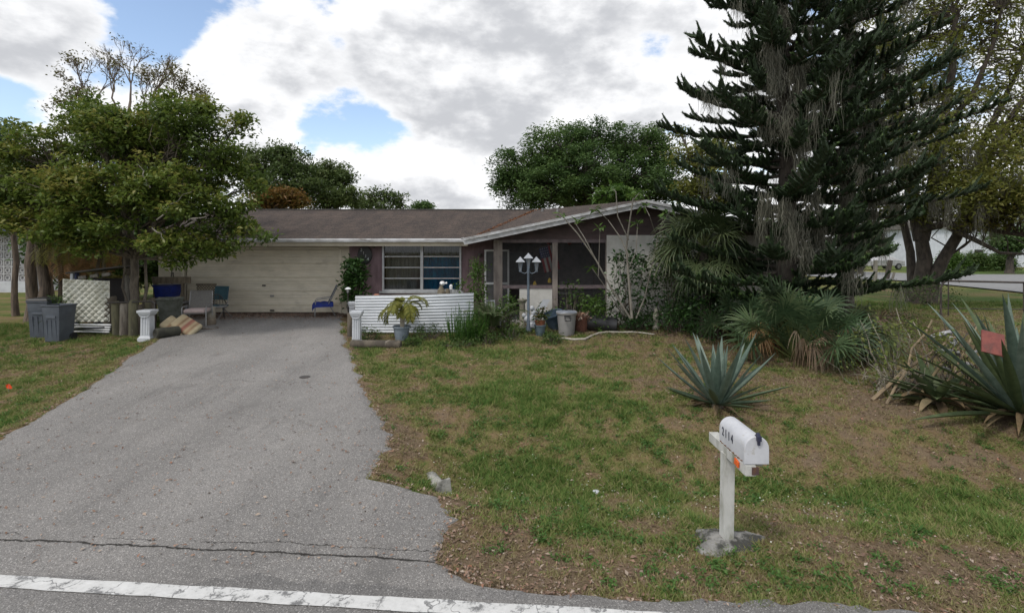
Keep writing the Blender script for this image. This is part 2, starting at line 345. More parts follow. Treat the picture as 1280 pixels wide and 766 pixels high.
def asphalt_mat(name, a, bcol, crack=False):
    m, t, b = nodes(name); L = t.links.new; tc = t.nodes.new('ShaderNodeTexCoord')
    def nz(s, d=6, r=.6, st=(1, 1, 1)):
        mp = t.nodes.new('ShaderNodeMapping'); mp.inputs['Scale'].default_value = st; L(tc.outputs['Object'], mp.inputs[0])
        n = t.nodes.new('ShaderNodeTexNoise'); n.inputs['Scale'].default_value = s; n.inputs['Detail'].default_value = d; n.inputs['Roughness'].default_value = r
        L(mp.outputs[0], n.inputs['Vector']); return n.outputs['Fac']
    def mr(v, l, h, x=0, y=1):
        n = t.nodes.new('ShaderNodeMapRange'); L(v, n.inputs[0]); n.inputs[1].default_value = l; n.inputs[2].default_value = h; n.inputs[3].default_value = x; n.inputs[4].default_value = y; return n.outputs[0]
    def mix(f, c1, c2, bl='MIX'):
        n = t.nodes.new('ShaderNodeMixRGB'); n.blend_type = bl
        if isinstance(f, float): n.inputs[0].default_value = f
        else: L(f, n.inputs[0])
        for i, c in ((1, c1), (2, c2)):
            if hasattr(c, 'links'): L(c, n.inputs[i])
            else: n.inputs[i].default_value = c4(c)
        return n.outputs[0]
    o = mix(mr(nz(.8, 5), .35, .65), a, bcol)
    o = mix(mr(nz(.7, 8, .7, (3, .6, 1)), .56, .72), o, tuple(x * .66 for x in bcol)); o = mix(mr(nz(.32, 4, .5, (2.6, .35, 1)), .40, .62, 0, .55), o, tuple(x * .74 for x in bcol))
    o = mix(mr(nz(3, 8, .75), .6, .74, 0, .5), o, (.17, .14, .105))
    vo = t.nodes.new('ShaderNodeTexVoronoi'); vo.inputs['Scale'].default_value = 120; L(tc.outputs['Object'], vo.inputs['Vector'])
    sp = t.nodes.new('ShaderNodeSeparateXYZ'); L(vo.outputs['Color'], sp.inputs[0])
    o = mix(mr(sp.outputs[0], .8, .95, 0, .6), o, tuple(min(1, x * 1.9) for x in a))
    o = mix(mr(sp.outputs[1], .7, .95, 0, .75), o, tuple(x * .42 for x in a))
    o = mix(mr(nz(130, 3), .3, .7), mix(1.0, o, (.72, .72, .72), 'MULTIPLY'), mix(1.0, o, (1.25, 1.25, 1.25), 'MULTIPLY'))
    if crack:
        o = mix(mr(nz(1.1, 9, .8, (1.4, .8, 1)), .55, .66, 0, .55), o, (.13, .125, .12)); o = mix(mr(nz(2.2, 9, .8), .60, .68, 0, .5), o, (.33, .32, .30)); o = mix(mr(nz(9, 8, .75), .62, .72, 0, .55), o, (.11, .09, .07))
        s = t.nodes.new('ShaderNodeSeparateXYZ'); L(tc.outputs['Object'], s.inputs[0])
        def M2(op, p, q):
            n = t.nodes.new('ShaderNodeMath'); n.operation = op
            for i, v in enumerate((p, q)):
                if isinstance(v, (int, float)): n.inputs[i].default_value = v
                else: L(v, n.inputs[i])
            return n.outputs[0]
        for (off, sl, amp, wd, fade) in ((4.20, -.0775, .20, .017, .25), (4.9, .3, 1.2, .006, .5), (4.36, -.06, .3, .007, .46), (9.2, -.02, .9, .006, .5), (6.4, -.3, 1.3, .005, .52)):
            ln = M2('SUBTRACT', s.outputs[1], M2('MULTIPLY', s.outputs[0], sl)); ln = M2('SUBTRACT', ln, off)
            ln = M2('SUBTRACT', ln, M2('MULTIPLY', M2('SUBTRACT', nz(1.6, 10, .75), .5), amp)); ln = M2('ABSOLUTE', ln, 0)
            o = mix(M2('MULTIPLY', mr(ln, wd, wd * .4), mr(nz(.9, 3), fade - .03, fade + .03)), o, (.03, .028, .025))
    L(o, b.inputs['Base Color']); b.inputs['Roughness'].default_value = .9; b.inputs['Specular IOR Level'].default_value = .25
    bp = t.nodes.new('ShaderNodeBump'); bp.inputs['Strength'].default_value = .8; bp.inputs['Distance'].default_value = .012; L(nz(95, 3, .6), bp.inputs['Height']); L(bp.outputs[0], b.inputs['Normal'])
    return m
# driveway sheet
ys = np.concatenate([np.arange(3.3, 8, .05), np.arange(8, 16.82, .12), [16.82]]); nc = 90
tt = np.linspace(0, 1, nc); DV = []
for y in ys:
    l, r_ = float(drive_l(y)), float(drive_r(y)); xs = l + (r_ - l) * tt
    zc = ramp(y) + .012 - .035 * (1 - sstep(np.minimum(xs - l, r_ - xs), 0, .14)) + .006 * fbm(xs * 2, xs * 0 + y * 2, 40)
    DV.append(np.stack([xs, np.full(nc, y), zc], 1))
DV = np.concatenate(DV); k = len(ys); ii = (np.arange(k - 1)[:, None] * nc + np.arange(nc - 1)[None, :]).ravel()
dr = arrmesh('driveway', DV, 4, asphalt_mat('driveway_asphalt', (.262, .25, .238), (.208, .2, .192), True), faces=np.stack([ii, ii + 1, ii + nc + 1, ii + nc], 1)); prop(dr, kind='structure')
def roadpt(u, v, z):
    n = math.sqrt(1 + ROADS ** 2); return Vector((u / n - ROADS * v / n, ROADS * u / n + v / n, z))
rm = []; us = np.concatenate([np.arange(-120, -12, .6), np.arange(-12, 12, .07), np.arange(12, 120.1, .6)]); vv = [-4.2, -2, 0, 2, 3.3]
V = []
for u in us:
    for v in vv: V.append(tuple(roadpt(u, v, .022)))
    V.append(tuple(roadpt(u, 3.86 + .09 * (float(fbm(u * 1.7, 2.0, 77)) - .5) * 2 + .06 * (float(fbm(u * 11, 2.0, 78)) - .5) * 2, .020)))
    V.append(tuple(roadpt(u, 3.93 + .09 * (float(fbm(u * 1.7, 2.0, 77)) - .5) * 2 + .06 * (float(fbm(u * 11, 2.0, 78)) - .5) * 2, -.05)))
nc = len(vv) + 2; k = len(us); ii = (np.arange(k - 1)[:, None] * nc + np.arange(nc - 1)[None, :]).ravel()
rd = arrmesh('road', V, 4, asphalt_mat('road_asphalt', (.25, .24, .23), (.2, .193, .186)), faces=np.stack([ii, ii + nc, ii + nc + 1, ii + 1], 1)[:, ::-1]); prop(rd, kind='structure')
ml_m, t, b = nodes('worn_road_paint'); L = t.links.new; tc = t.nodes.new('ShaderNodeTexCoord')
nn = t.nodes.new('ShaderNodeTexNoise'); nn.inputs['Scale'].default_value = 9; nn.inputs['Detail'].default_value = 10; nn.inputs['Roughness'].default_value = .75; L(tc.outputs['Object'], nn.inputs['Vector'])
cr = t.nodes.new('ShaderNodeValToRGB'); L(nn.outputs[0], cr.inputs[0]); e = cr.color_ramp.elements; e[0].position = .40; e[0].color = (.16, .16, .16, 1); e[1].position = .47; e[1].color = (.5, .5, .49, 1); k_ = e.new(.7); k_.color = (.62, .62, .61, 1)
ds = t.nodes.new('ShaderNodeTexNoise'); ds.inputs['Scale'].default_value = 6; ds.inputs['Detail'].default_value = 6; L(tc.outputs['Object'], ds.inputs['Vector']); av = t.nodes.new('ShaderNodeMixRGB'); av.blend_type = 'ADD'; av.inputs[0].default_value = .45; L(tc.outputs['Object'], av.inputs[1]); L(ds.outputs['Color'], av.inputs[2])
vo = t.nodes.new('ShaderNodeTexVoronoi'); vo.feature = 'DISTANCE_TO_EDGE'; vo.inputs['Scale'].default_value = 2.1; L(av.outputs[0], vo.inputs['Vector'])
mr = t.nodes.new('ShaderNodeMapRange'); L(vo.outputs['Distance'], mr.inputs[0]); mr.inputs[1].default_value = .002; mr.inputs[2].default_value = .02
mx = t.nodes.new('ShaderNodeMixRGB'); L(mr.outputs[0], mx.inputs[0]); mx.inputs[1].default_value = (.16, .16, .16, 1); L(cr.outputs[0], mx.inputs[2]); L(mx.outputs[0], b.inputs['Base Color']); b.inputs['Roughness'].default_value = .8
V = []
us = np.arange(-60, 60.01, .12)
for i, u in enumerate(us):
    V.append(tuple(roadpt(u, 3.575 + .012 * (float(vnoise(u * 5, 1, 3)) - .5), .027))); V.append(tuple(roadpt(u, 3.715 + .012 * (float(vnoise(u * 5, 8, 4)) - .5), .027)))
ii = np.arange(len(us) - 1) * 2
el = arrmesh('road_edge_line', V, 4, ml_m, faces=np.stack([ii, ii + 2, ii + 3, ii + 1], 1)); prop(el, kind='structure')
# side street far right
def gpoly(name, pts, m, dz, kind='structure'):
    me = bpy.data.meshes.new(name); bm = bmesh.new(); vs = [bm.verts.new((p[0], p[1], p[2] + dz)) for p in pts]; bm.faces.new(vs); bmesh.ops.triangulate(bm, faces=bm.faces[:]); bm.to_mesh(me); bm.free()
    o = link(name, me, m); return prop(o, kind=kind)
FZ = .5
def FG(px, py): Y = (CAMH - FZ) * F / (py - HOR); return ((px - 640) / F * Y, Y, FZ)
M_str = mat('side_street_asphalt', (.21, .21, .21), (.17, .17, .17), 2, .9, .1)
gpoly('side_street', [FG(1010, 345), FG(1074, 348.5), FG(1134, 351), FG(1166, 354), FG(1266, 364), FG(1400, 380), FG(1700, 380), FG(1700, 343), FG(1280, 343), FG(1166, 343), FG(1134, 341.5), FG(1060, 339), FG(1000, 337)], M_str, .012)
# grass blades and litter
rng = np.random.default_rng(5)
def field(n, ymin, ymax, pw, xlim=None):
    y = ymin + (ymax - ymin) * rng.random(n) ** pw
    hw = y * 1.1 + 2.2
    x = (rng.random(n) * 2 - 1) * hw
    return x, y
def outside(x, y, m=0.0):
    return ~((x < drive_r(y) - m) & (x > drive_l(y) + m)) & (road_v(x, y) > 3.86 - m) & ~((y > 15.2) & (x < 8.6))
x, y = field(180000, 3.6, 21, 1.45)
gn = greenness(x, y); dgr = np.maximum(x - drive_r(y), drive_l(y) - x)
k = outside(x, y, -.0) & (rng.random(len(x)) < .30 + .85 * gn); x = x[k]; y = y[k]; gn = gn[k]; NB = 8
ctone = rng.normal(size=len(x)) * .17; chh = rng.uniform(.6, 1.4, len(x))
x = np.repeat(x, NB); y = np.repeat(y, NB); gn = np.repeat(gn, NB); ctone = np.repeat(ctone, NB); chh = np.repeat(chh, NB); n = len(x)
sc = (.012 + .0025 * y); x = x + rng.normal(size=n) * sc; y = y + rng.normal(size=n) * sc; z = gz(x, y) - .004
h = chh * (.012 + .024 * rng.random(n) * (.45 + gn)) * (1 + .05 * y) * (1 + .5 * sstep(gn, .75, 1)); a = rng.random(n) * 6.283; wd = (.0030 + .0030 * rng.random(n)) * (1 + .11 * y)
lean = rng.normal(size=(n, 2)) * .8 * h[:, None]
b0 = np.stack([x, y, z], 1); sd_ = np.stack([np.cos(a) * wd, np.sin(a) * wd, np.zeros(n)], 1)
tip = b0 + np.stack([lean[:, 0], lean[:, 1], h], 1)
V = np.stack([b0 - sd_, b0 + sd_, tip], 1)
rn = np.clip(gn * .8 + .08 + ctone + rng.normal(size=n) * .13, 0, 1)
gm = leafmat('grass_blades', [(.19, .145, .095), (.30, .245, .14), (.25, .245, .095), (.165, .215, .055), (.09, .17, .035)], .3, .8)
gr_ = arrmesh('grass', V, 3, gm, rnd=np.repeat(rn, 3)); prop(gr_, 'short patchy green and straw coloured lawn grass beside the driveway', 'grass', kind='stuff')
x, y = field(270000, 3.6, 19, 1.25); gn = greenness(x, y)
dens = .03 + .22 * (1 - gn) ** 1.5 * (.35 + 1.3 * fbm(x * 1.3, y * 1.3, 88)) + .12 * np.exp(-((road_v(x, y) - 4.4) / .8) ** 2) * (x > -2) + .7 * sstep(x, 2.5, 5) * sstep(y, 8, 9.5)
ed = np.exp(-(np.minimum(np.abs(x - drive_r(y)), np.abs(x - drive_l(y))) / .16) ** 2); dens = dens * .75 + .5 * ed
k = (outside(x, y, .06) & (rng.random(len(x)) < dens)) | ((rng.random(len(x)) < .035) & (road_v(x, y) > 3.9) & (y < 16) & (x > -10)) | ((y > 15.8) & (y < 16.8) & (x < -5.8) & (x > -10.6))
x = np.concatenate([x[k], rng.uniform(-10.2, -5.3, 9000)]); y = np.concatenate([y[k], 16.78 - np.abs(rng.normal(size=9000)) * .62]); z = gz(x, y) + .008 + .022 * (((x < drive_r(y)) & (x > drive_l(y))))
Vv, rr = leaves(np.stack([x, y, z], 1), .036 * rng.uniform(.45, 1.5, len(x)), rng, up=2.2, asp=.5)
lm = leafmat('leaf_litter_brown', [(.15, .095, .07), (.27, .175, .125), (.19, .135, .105), (.40, .33, .27), (.27, .13, .08)], .1, .9)
lt = arrmesh('leaf_litter', Vv, 4, lm, rnd=rr); prop(lt, 'brown dry leaves and needles scattered over lawn and asphalt', 'leaf litter', kind='stuff')
# small green weeds tufts in the lawn
x, y = field(6500, 3.9, 15, 1.3); gn = greenness(x, y); k = outside(x, y) & (rng.random(len(x)) < (.25 + .75 * (gn > .52)) * (fbm(x * .8, y * .8, 55) > .48)); x = x[k]; y = y[k]
pts = np.repeat(np.stack([x, y, gz(x, y)], 1), 26, 0); m_ = len(pts); pts = pts + np.stack([rng.normal(size=m_) * .035, rng.normal(size=m_) * .035, rng.random(m_) * .035 + .004], 1)
Vv, rr = leaves(pts, .042, rng, up=.8, asp=.4)
wm = leafmat('weed_green', [(.05, .12, .025), (.08, .17, .035), (.11, .2, .05)], .35)
wd_ = arrmesh('lawn_weeds', Vv, 4, wm, rnd=rr); prop(wd_, 'low bright green broadleaf weeds growing in the lawn', 'weeds', kind='stuff')
x, y = field(5000, 3.9, 9, 1); k = outside(x, y) & (np.exp(-((road_v(x, y) - 6.0) / .7) ** 2) > rng.random(len(x))) & (x > -1); x = x[k]; y = y[k]
Vv, rr = leaves(np.stack([x, y, gz(x, y) + .035], 1), .016, rng, up=2, asp=.9)
fl = arrmesh('clover_flowers', Vv, 4, mat('flower_white', (.5, .5, .46), (.4, .4, .3), 6, .8, 0)); prop(fl, 'tiny white clover flowers dotted through the green swale grass', 'flowers', kind='stuff')
# ------------------------------------------------------------------ the house
H = thing('house', 'low ranch house with white garage door, mauve siding and screened porch under a brown roof', 'house')
WY = 16.8; EY = 16.15; EZ = 2.95; RY = 20.5; RZ = 4.17; FL = .5
def wallbox(name, x0, x1, y0, y1, z0, z1, m, par=H):
    return MB().box(((x0 + x1) / 2, (y0 + y1) / 2, (z0 + z1) / 2), (x1 - x0, y1 - y0, z1 - z0)).build(name, m, par)
DX0, DX1, DZ1 = -10.75, -5.68, 2.60
def pieces(rects, y0, y1):
    b = MB()
    for (x0, x1, z0, z1) in rects: b.box(((x0 + x1) / 2, (y0 + y1) / 2, (z0 + z1) / 2), (x1 - x0, y1 - y0, z1 - z0))
    return b
ZT = 3.06
pieces([(-11.6, DX0, FL - .3, ZT), (DX1, -5.34, FL - .3, ZT), (DX0, DX1, DZ1, ZT)], WY, WY + .2).build('garage_wall', M_cream, H)
# mauve wall round the window
WX0, WX1, WZ0, WZ1 = -4.25, -1.66, 1.24, 2.79
b = MB()
pieces([(-5.34, WX0, FL - .3, ZT), (WX1, -.55, FL - .3, ZT), (WX0, WX1, FL - .3, WZ0), (WX0, WX1, WZ1, ZT)], WY, WY + .2).build('front_wall', M_purple, H)
b = MB()
for x in np.arange(-5.25, -.6, .2):
    if WX0 - .05 < x < WX1 + .05: b.box((x, WY - .008, (WZ0 + FL - .3) / 2), (.035, .014, WZ0 - FL + .3 - .05))
    else: b.box((x, WY - .008, (ZT + FL - .3) / 2), (.035, .014, ZT - FL + .28))
b.build('siding_battens', M_purple, H)
pieces([(-11.6, -11.4, FL - .3, ZT)], WY + .2, 24.6).build('side_wall', M_cream, H)
pieces([(-11.6, 8.4, FL - .3, ZT)], 24.6, 24.8).build('rear_wall', M_cream, H)
pieces([(8.2, 8.4, FL - .3, ZT)], 15.2, 24.6).build('side_wall', M_wstuc, H)
pieces([(-11.7, 8.3, FL - .35, FL)], 16.9, 24.5).build('floor_slab', M_conc, H)
# garage door: stacked ribbed steel panels
M_gdoor = mat('garage_door_paint', (.66, .60, .49), (.58, .53, .43), 2.5, .5, .03, c3=(.36, .32, .26), sc3=1.1, lo3=.55, hi3=.8, stretch=(1, 1, 2))
def door_prof():
    pr = []; n = 9; hh = (DZ1 - FL - .03) / n
    for i in range(n):
        z = FL + .03 + i * hh
        pr += [(.0, z + .004), (-.022, z + .016), (-.022, z + hh * .5), (-.012, z + hh * .62), (-.012, z + hh - .016), (.0, z + hh - .004)] if i % 2 else [(.0, z + .004), (-.012, z + .016), (-.012, z + hh * .4), (-.022, z + hh * .5), (-.022, z + hh - .016), (.0, z + hh - .004)]
    return pr
pr = door_prof(); vs = []
for (dy, z) in pr: vs += [(DX0 + .03, WY + .10 + dy, z), (DX1 - .03, WY + .10 + dy, z)]
gd = MB().add(vs, [(2 * i, 2 * i + 1, 2 * i + 3, 2 * i + 2) for i in range(len(pr) - 1)]).build('garage_door', M_gdoor, H)
MB().box((-8.17, WY + .06, 1.42), (.11, .03, .05)).build('handle', M_blackm, gd)
MB().box((-7.9, WY + .06, 1.08), (.12, .03, .05)).build('handle', M_grey, gd)
MB().box((-7.9, WY + .06, .60), (.14, .03, .04)).build('handle', M_blackm, gd)
MB().box(((DX0 + DX1) / 2, WY + .09, FL + .016), (DX1 - DX0 - .06, .04, .03)).build('door_seal', M_black, gd)
b = MB(); b.box((DX0 - .045, WY - .015, 1.55), (.09, .03, 2.1)).box((DX1 + .045, WY - .015, 1.55), (.09, .03, 2.1)).box(((DX0 + DX1) / 2, WY - .016, DZ1 + .045), (DX1 - DX0, .03, .09)).build('door_trim', M_gdoor, H)
# window
M_alu = mat('aluminium_frame', (.46, .47, .48), (.36, .37, .38), 6, .4, .03, metal=.3)
wn = MB(); cx = (WX0 + WX1) / 2
for x, wd in ((WX0 + .03, .06), (WX1 - .03, .06), (cx, .09)): wn.box((x, WY - .01, (WZ0 + WZ1) / 2), (wd, .08, WZ1 - WZ0))
for z in (WZ0 + .03, WZ1 - .03): wn.box((cx, WY - .012, z), (WX1 - WX0 - .1, .075, .06))
wn = wn.build('window', M_alu, H)
m_glass, t, b_ = nodes('window_glass'); t.nodes.remove(b_); tr = t.nodes.new('ShaderNodeBsdfTransparent'); tr.inputs[0].default_value = (.62, .65, .67, 1)
gl = t.nodes.new('ShaderNodeBsdfGlossy'); gl.inputs['Roughness'].default_value = .03; fr = t.nodes.new('ShaderNodeFresnel'); fr.inputs[0].default_value = 1.5; ms = t.nodes.new('ShaderNodeMixShader')
t.links.new(fr.outputs[0], ms.inputs[0]); t.links.new(tr.outputs[0], ms.inputs[1]); t.links.new(gl.outputs[0], ms.inputs[2]); t.links.new(ms.outputs[0], t.nodes['Material Output'].inputs[0])
for (xa, xb) in ((WX0 + .06, cx - .045), (cx + .045, WX1 - .06)):
    hh = (WZ1 - WZ0 - .12) / 4
    for i in range(4):
        z = WZ0 + .06 + hh * i
        MB().box(((xa + xb) / 2, WY + .02, z + hh / 2), (xb - xa, .008, hh - .01)).build('pane', m_glass, wn)
        if i: MB().box(((xa + xb) / 2, WY, z), (xb - xa, .045, .032)).build('glazing_bar', M_alu, wn)
MB().box((cx, WY - .05, WZ0 - .03), (WX1 - WX0 + .16, .14, .06)).build('window_sill', M_alu, H)
def curtain(x0, x1, z0, z1, y, m, name='curtain', seed=1, lab=None):
    rr = np.random.default_rng(seed); nn = int((x1 - x0) / .03); vs = []; ph = rr.random(4) * 6
    for i in range(nn + 1):
        x = x0 + (x1 - x0) * i / nn; d = .035 * math.sin(x * 31 + ph[0]) + .02 * math.sin(x * 57 + ph[1])
        vs += [(x, y + d, z0), (x, y + d * .7, z1)]
    o = MB().add(vs, [(2 * i, 2 * i + 2, 2 * i + 3, 2 * i + 1) for i in range(nn)]).build(name, m, H, smooth=True)
    if lab: o['label'] = lab
    return o
M_cg = mat('curtain_grey', (.62, .56, .48), (.4, .37, .33), 3, .9, .1, stretch=(4, 4, .5)); M_cb = mat('curtain_teal', (.03, .48, .8), (.02, .28, .55), 3, .9, .1, stretch=(4, 4, .5))
curtain(WX0 + .05, cx, WZ0 - .1, WZ1, WY + .28, M_cg, seed=2, lab='greyish beige curtain')
curtain(cx, WX1 - .05, WZ0 - .1, WZ1 - .42, WY + .26, M_cb, seed=3, lab='teal blue curtain'); curtain(cx, WX1 - .05, WZ1 - .5, WZ1, WY + .33, M_cg, seed=4)
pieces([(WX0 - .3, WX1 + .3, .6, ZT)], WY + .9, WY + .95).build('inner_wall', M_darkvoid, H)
# oval number plaque
pl = MB(); M90 = Euler((R(90), 0, 0)).to_matrix(); Mo = M90 @ Matrix.Diagonal((.24, .31, 1)).to_3x3()
pl.lathe([(1, 0), (1, .02), (.94, .03)], (-4.82, WY - .015, 2.42), 28, True, Mo)
plq = pl.build('number_plaque', mat('plaque_black', (.012, .012, .013), (.02, .02, .02), 4, .4, 0), H)
for i, ch in enumerate('2114'):
    text('number', ch, .135, M_wfresh, plq, (-4.93 + .072 * i, WY - .047, 2.585 - .1 * i), (R(90), 0, 0), .002)
# brackets with little ornaments under the eave
b = MB(); b.tube([(-4.7, WY - .1, 2.86), (-4.62, WY - .16, 2.78), (-4.5, WY - .14, 2.72), (-4.42, WY - .12, 2.80)], .012, 6); b.lathe([(.005, -.05), (.045, -.03), (.05, .02), (.01, .05)], (-4.5, WY - .14, 2.68), 10)
b.build('wall_ornament', mat('tarnished_metal', (.1, .09, .075), (.05, .045, .04), 9, .6, .1), H)
b = MB(); b.lathe([(.03, 0), (.075, .04), (.06, .12), (.02, .14)], (-.9 - .15, WY - .1, 2.35), 12); b.build('wall_lamp', mat('lamp_bronze', (.14, .12, .1), (.09, .08, .07), 9, .5, .1), H)
# security lights under gutter
for x_, a_ in ((-5.3, 20), (-5.1, -20)): MB().lathe([(.03, 0), (.07, .05), (.07, .07)], (x_, WY - .12, 2.84), 10, True, Euler((R(-120), 0, R(a_))).to_matrix()).build('floodlight', M_woodg, H)
# ---- roof
def roof_mat():
    m, t, b = nodes('roof_shingles'); L = t.links.new; tc = t.nodes.new('ShaderNodeTexCoord')
    br = t.nodes.new('ShaderNodeTexBrick'); L(tc.outputs['Object'], br.inputs['Vector']); br.inputs['Scale'].default_value = 1; br.inputs['Brick Width'].default_value = .3; br.inputs['Row Height'].default_value = .14
    br.inputs['Mortar Size'].default_value = .008; br.inputs['Color1'].default_value = (.088, .068, .058, 1); br.inputs['Color2'].default_value = (.055, .044, .04, 1); br.inputs['Mortar'].default_value = (.03, .025, .022, 1)
    def nz(s, st=(1, 1, 1), d=8):
        mp = t.nodes.new('ShaderNodeMapping'); mp.inputs['Scale'].default_value = st; L(tc.outputs['Object'], mp.inputs[0])
        n = t.nodes.new('ShaderNodeTexNoise'); n.inputs['Scale'].default_value = s; n.inputs['Detail'].default_value = d; n.inputs['Roughness'].default_value = .7; L(mp.outputs[0], n.inputs['Vector']); return n.outputs['Fac']
    def mr(v, l, h, a=0, c=1):
        n = t.nodes.new('ShaderNodeMapRange'); L(v, n.inputs[0]); n.inputs[1].default_value = l; n.inputs[2].default_value = h; n.inputs[3].default_value = a; n.inputs[4].default_value = c; return n.outputs[0]
    def mix(f, a, c):
        n = t.nodes.new('ShaderNodeMixRGB'); L(f, n.inputs[0]); L(a, n.inputs[1]); n.inputs[2].default_value = c4(c); return n.outputs[0]
    o = mix(mr(nz(1.6, (1.4, .3, 1)), .42, .62, 0, .75), br.outputs[0], (.033, .029, .029))
    o = mix(mr(nz(30), .48, .66, 0, .7), o, (.15, .12, .10)); o = mix(mr(nz(2.3), .52, .72, 0, .45), o, (.13, .10, .08))
    L(o, b.inputs['Base Color']); b.inputs['Roughness'].default_value = .95; b.inputs['Specular IOR Level'].default_value = .15
    bp = t.nodes.new('ShaderNodeBump'); bp.inputs['Strength'].default_value = .6; bp.inputs['Distance'].default_value = .02; L(nz(40), bp.inputs['Height']); L(bp.outputs[0], b.inputs['Normal'])
    return m
V_ = [(-11.95, EY, EZ), (-1.35, EY, EZ), (.865, RY, RZ), (-11.95, RY, RZ),           # 0-3 main front slope
      (-1.35, 14.3, 2.93), (3.75, 14.3, 3.995),                                      # 4 A, 5 B
      (8.85, 14.3, 2.93), (8.85, RY, 2.98), (8.85, 25.1, 2.9), (.865, 25.1, 2.9), (-11.95, 25.1, 2.9)]
Fs = [(0, 1, 2, 3), (4, 5, 1), (5, 2, 1), (5, 6, 7), (5, 7, 2), (2, 7, 8), (2, 8, 9), (3, 2, 9, 10)]
rf = MB().add(V_, Fs).build('roof', roof_mat(), H); s_ = rf.modifiers.new('s', 'SOLIDIFY'); s_.thickness = .07; s_.offset = -1
b = MB(); b.tube([V_[3], V_[2]], .05, 8); b.build('ridge_cap', mat('ridge_dark', (.05, .045, .04), (.03, .028, .025), 5, .9, .3), rf)
# vent pipes
for (px, py, Y) in ((678, 262, 19.0), (697, 263, 17.4)):
    p = P(px, py, Y); MB().tube([p + Vector((0, 0, -.45)), p + Vector((0, 0, .05))], .045, 10).build('vent_pipe', M_grey, rf)
# gutter and fascia
M_fas = mat('fascia_white', (.5, .51, .53), (.3, .3, .3), 7, .6, .15, stretch=(.4, 1, 1), c3=(.12, .11, .1), sc3=5, lo3=.55, hi3=.75)
b = MB(); prof = [(0, 0), (-.085, 0), (-.11, -.04), (-.10, -.11), (-.02, -.11), (0, -.08)]
vs = [(x, EY - .012 + dy, EZ - .005 + dz) for x in (-11.97, -1.45) for dy, dz in prof]; n6 = 6
b.add(vs, [(j, (j + 1) % 6, 6 + (j + 1) % 6, 6 + j) for j in range(6)] + [tuple(range(6)), tuple(range(6, 12))]); b.build('gutter', M_fas, H)
b = MB(); b.bar((-11.97, EY + .05, EZ - .17), (-1.4, EY + .05, EZ - .17), .03, .14); b.build('fascia', M_cream, H)
# verge boards: two stepped boards each side
A_ = Vector(V_[4]); B_ = Vector(V_[5]); D_ = Vector(V_[6])
b = MB()
for (p, q) in ((A_, B_), (B_, D_)):
    b.bar(p + Vector((0, -.02, -.045)), q + Vector((0, -.02, -.045)), .045, .075, (0, 0, 1)); b.bar(p + Vector((0, .02, -.14)), q + Vector((0, .02, -.14)), .03, .12)
b.build('verge_board', M_fas, H)
b = MB(); b.box((-1.36, (14.3 + EY) / 2 - .03, EZ - .08), (.03, EY - 14.3 - .1, .14)).bar((-1.5, EY - .25, EZ - .02), (-1.36, 14.45, EZ - .03), .16, .02); b.build('eave_flashing', M_fas, H)
rq_ = np.random.default_rng(66); n_ = 1500; tt_ = rq_.random(n_) ** .8; V0_ = np.array([-1.35, EY, EZ]); C0_ = np.array([.865, RY, RZ]); pts_ = V0_ + (C0_ - V0_) * tt_[:, None]
ox = np.abs(rq_.normal(size=n_)) * .22; pts_[:, 0] += ox; pts_[:, 2] += .02 + ox * .16; Vv_, rr_ = leaves(pts_, .07, rq_, up=1.8, asp=.3)
prop(arrmesh('roof_needles', Vv_, 4, leafmat('needles_rust', [(.22, .09, .04), (.33, .15, .07), (.18, .10, .06)], .1, .9), rnd=rr_), 'rust coloured pine needles gathered along the roof valley', 'needles', kind='stuff')
# ---- wing front (Y = 15)
PY = 15.0
def gable_z(x): return 2.93 + (x + 1.35) * .2088 if x < 3.75 else 2.93 + (8.85 - x) * .2088
gv = [(-.55, PY, 2.88), (8.4, PY, 2.88)] + [(x, PY, gable_z(x) - .08) for x in (8.4, 3.75, -.55)]
gb = MB().add(gv, [(0, 1, 2, 3, 4)]); gb.add([(x, y + .12, z) for x, y, z in gv], [(4, 3, 2, 1, 0)]); gw = gb.build('gable_wall', M_brown, H)
b = MB()
for z in (3.1, 3.32, 3.54, 3.76):
    x0 = max(-.5, -1.35 + (z + .12 - 2.93) / .2088); x1 = min(8.35, 8.85 - (z + .12 - 2.93) / .2088); b.box(((x0 + x1) / 2, PY - .012, z), (x1 - x0, .02, .025))
b.build('siding_boards', M_brown, gw)
pieces([(2.77, 8.4, FL - .3, 3.02)], PY - .03, PY + .17).build('stucco_wall', M_wstuc, H)
pieces([(5.4, 6.5, 1.5, 2.5)], PY - .05, PY - .028).build('window', M_darkvoid, H)
M_mp = mat('mauve_trim', (.16, .125, .13), (.1, .08, .085), 6, .8, .2); M_post = mat('weathered_post', (.26, .225, .2), (.15, .125, .115), 6, .85, .3, stretch=(1, 1, .3))
for (px0, px1, lab) in ((617, 628, 1), (690.5, 697, 0), (757, 761, 0)):
    x0 = (px0 - 640) / F * PY; x1 = (px1 - 640) / F * PY
    pieces([(x0, x1, FL, 2.88)], PY - .02, PY + .1).build('porch_post', M_post, H)
xa, xb, xc, xd = -.28, 1.18, 1.335, 2.74
pieces([(xa, xb, 1.46, 1.56), (xc, xd, 1.46, 1.56)], PY, PY + .08).build('porch_rail', M_mp, H)
pieces([(xa, xd, 2.80, 2.90)], PY - .03, PY - .002).build('porch_header', M_mp, H)
pieces([(xa + .5, xb, FL, 1.46)], PY + .02, PY + .05).build('kick_panel', M_wstuc, H)
m_scr, t, b_ = nodes('insect_screen'); t.nodes.remove(b_); tr = t.nodes.new('ShaderNodeBsdfTransparent'); df = t.nodes.new('ShaderNodeBsdfDiffuse'); df.inputs[0].default_value = (.05, .05, .052, 1); ms = t.nodes.new('ShaderNodeMixShader'); ms.inputs[0].default_value = .42
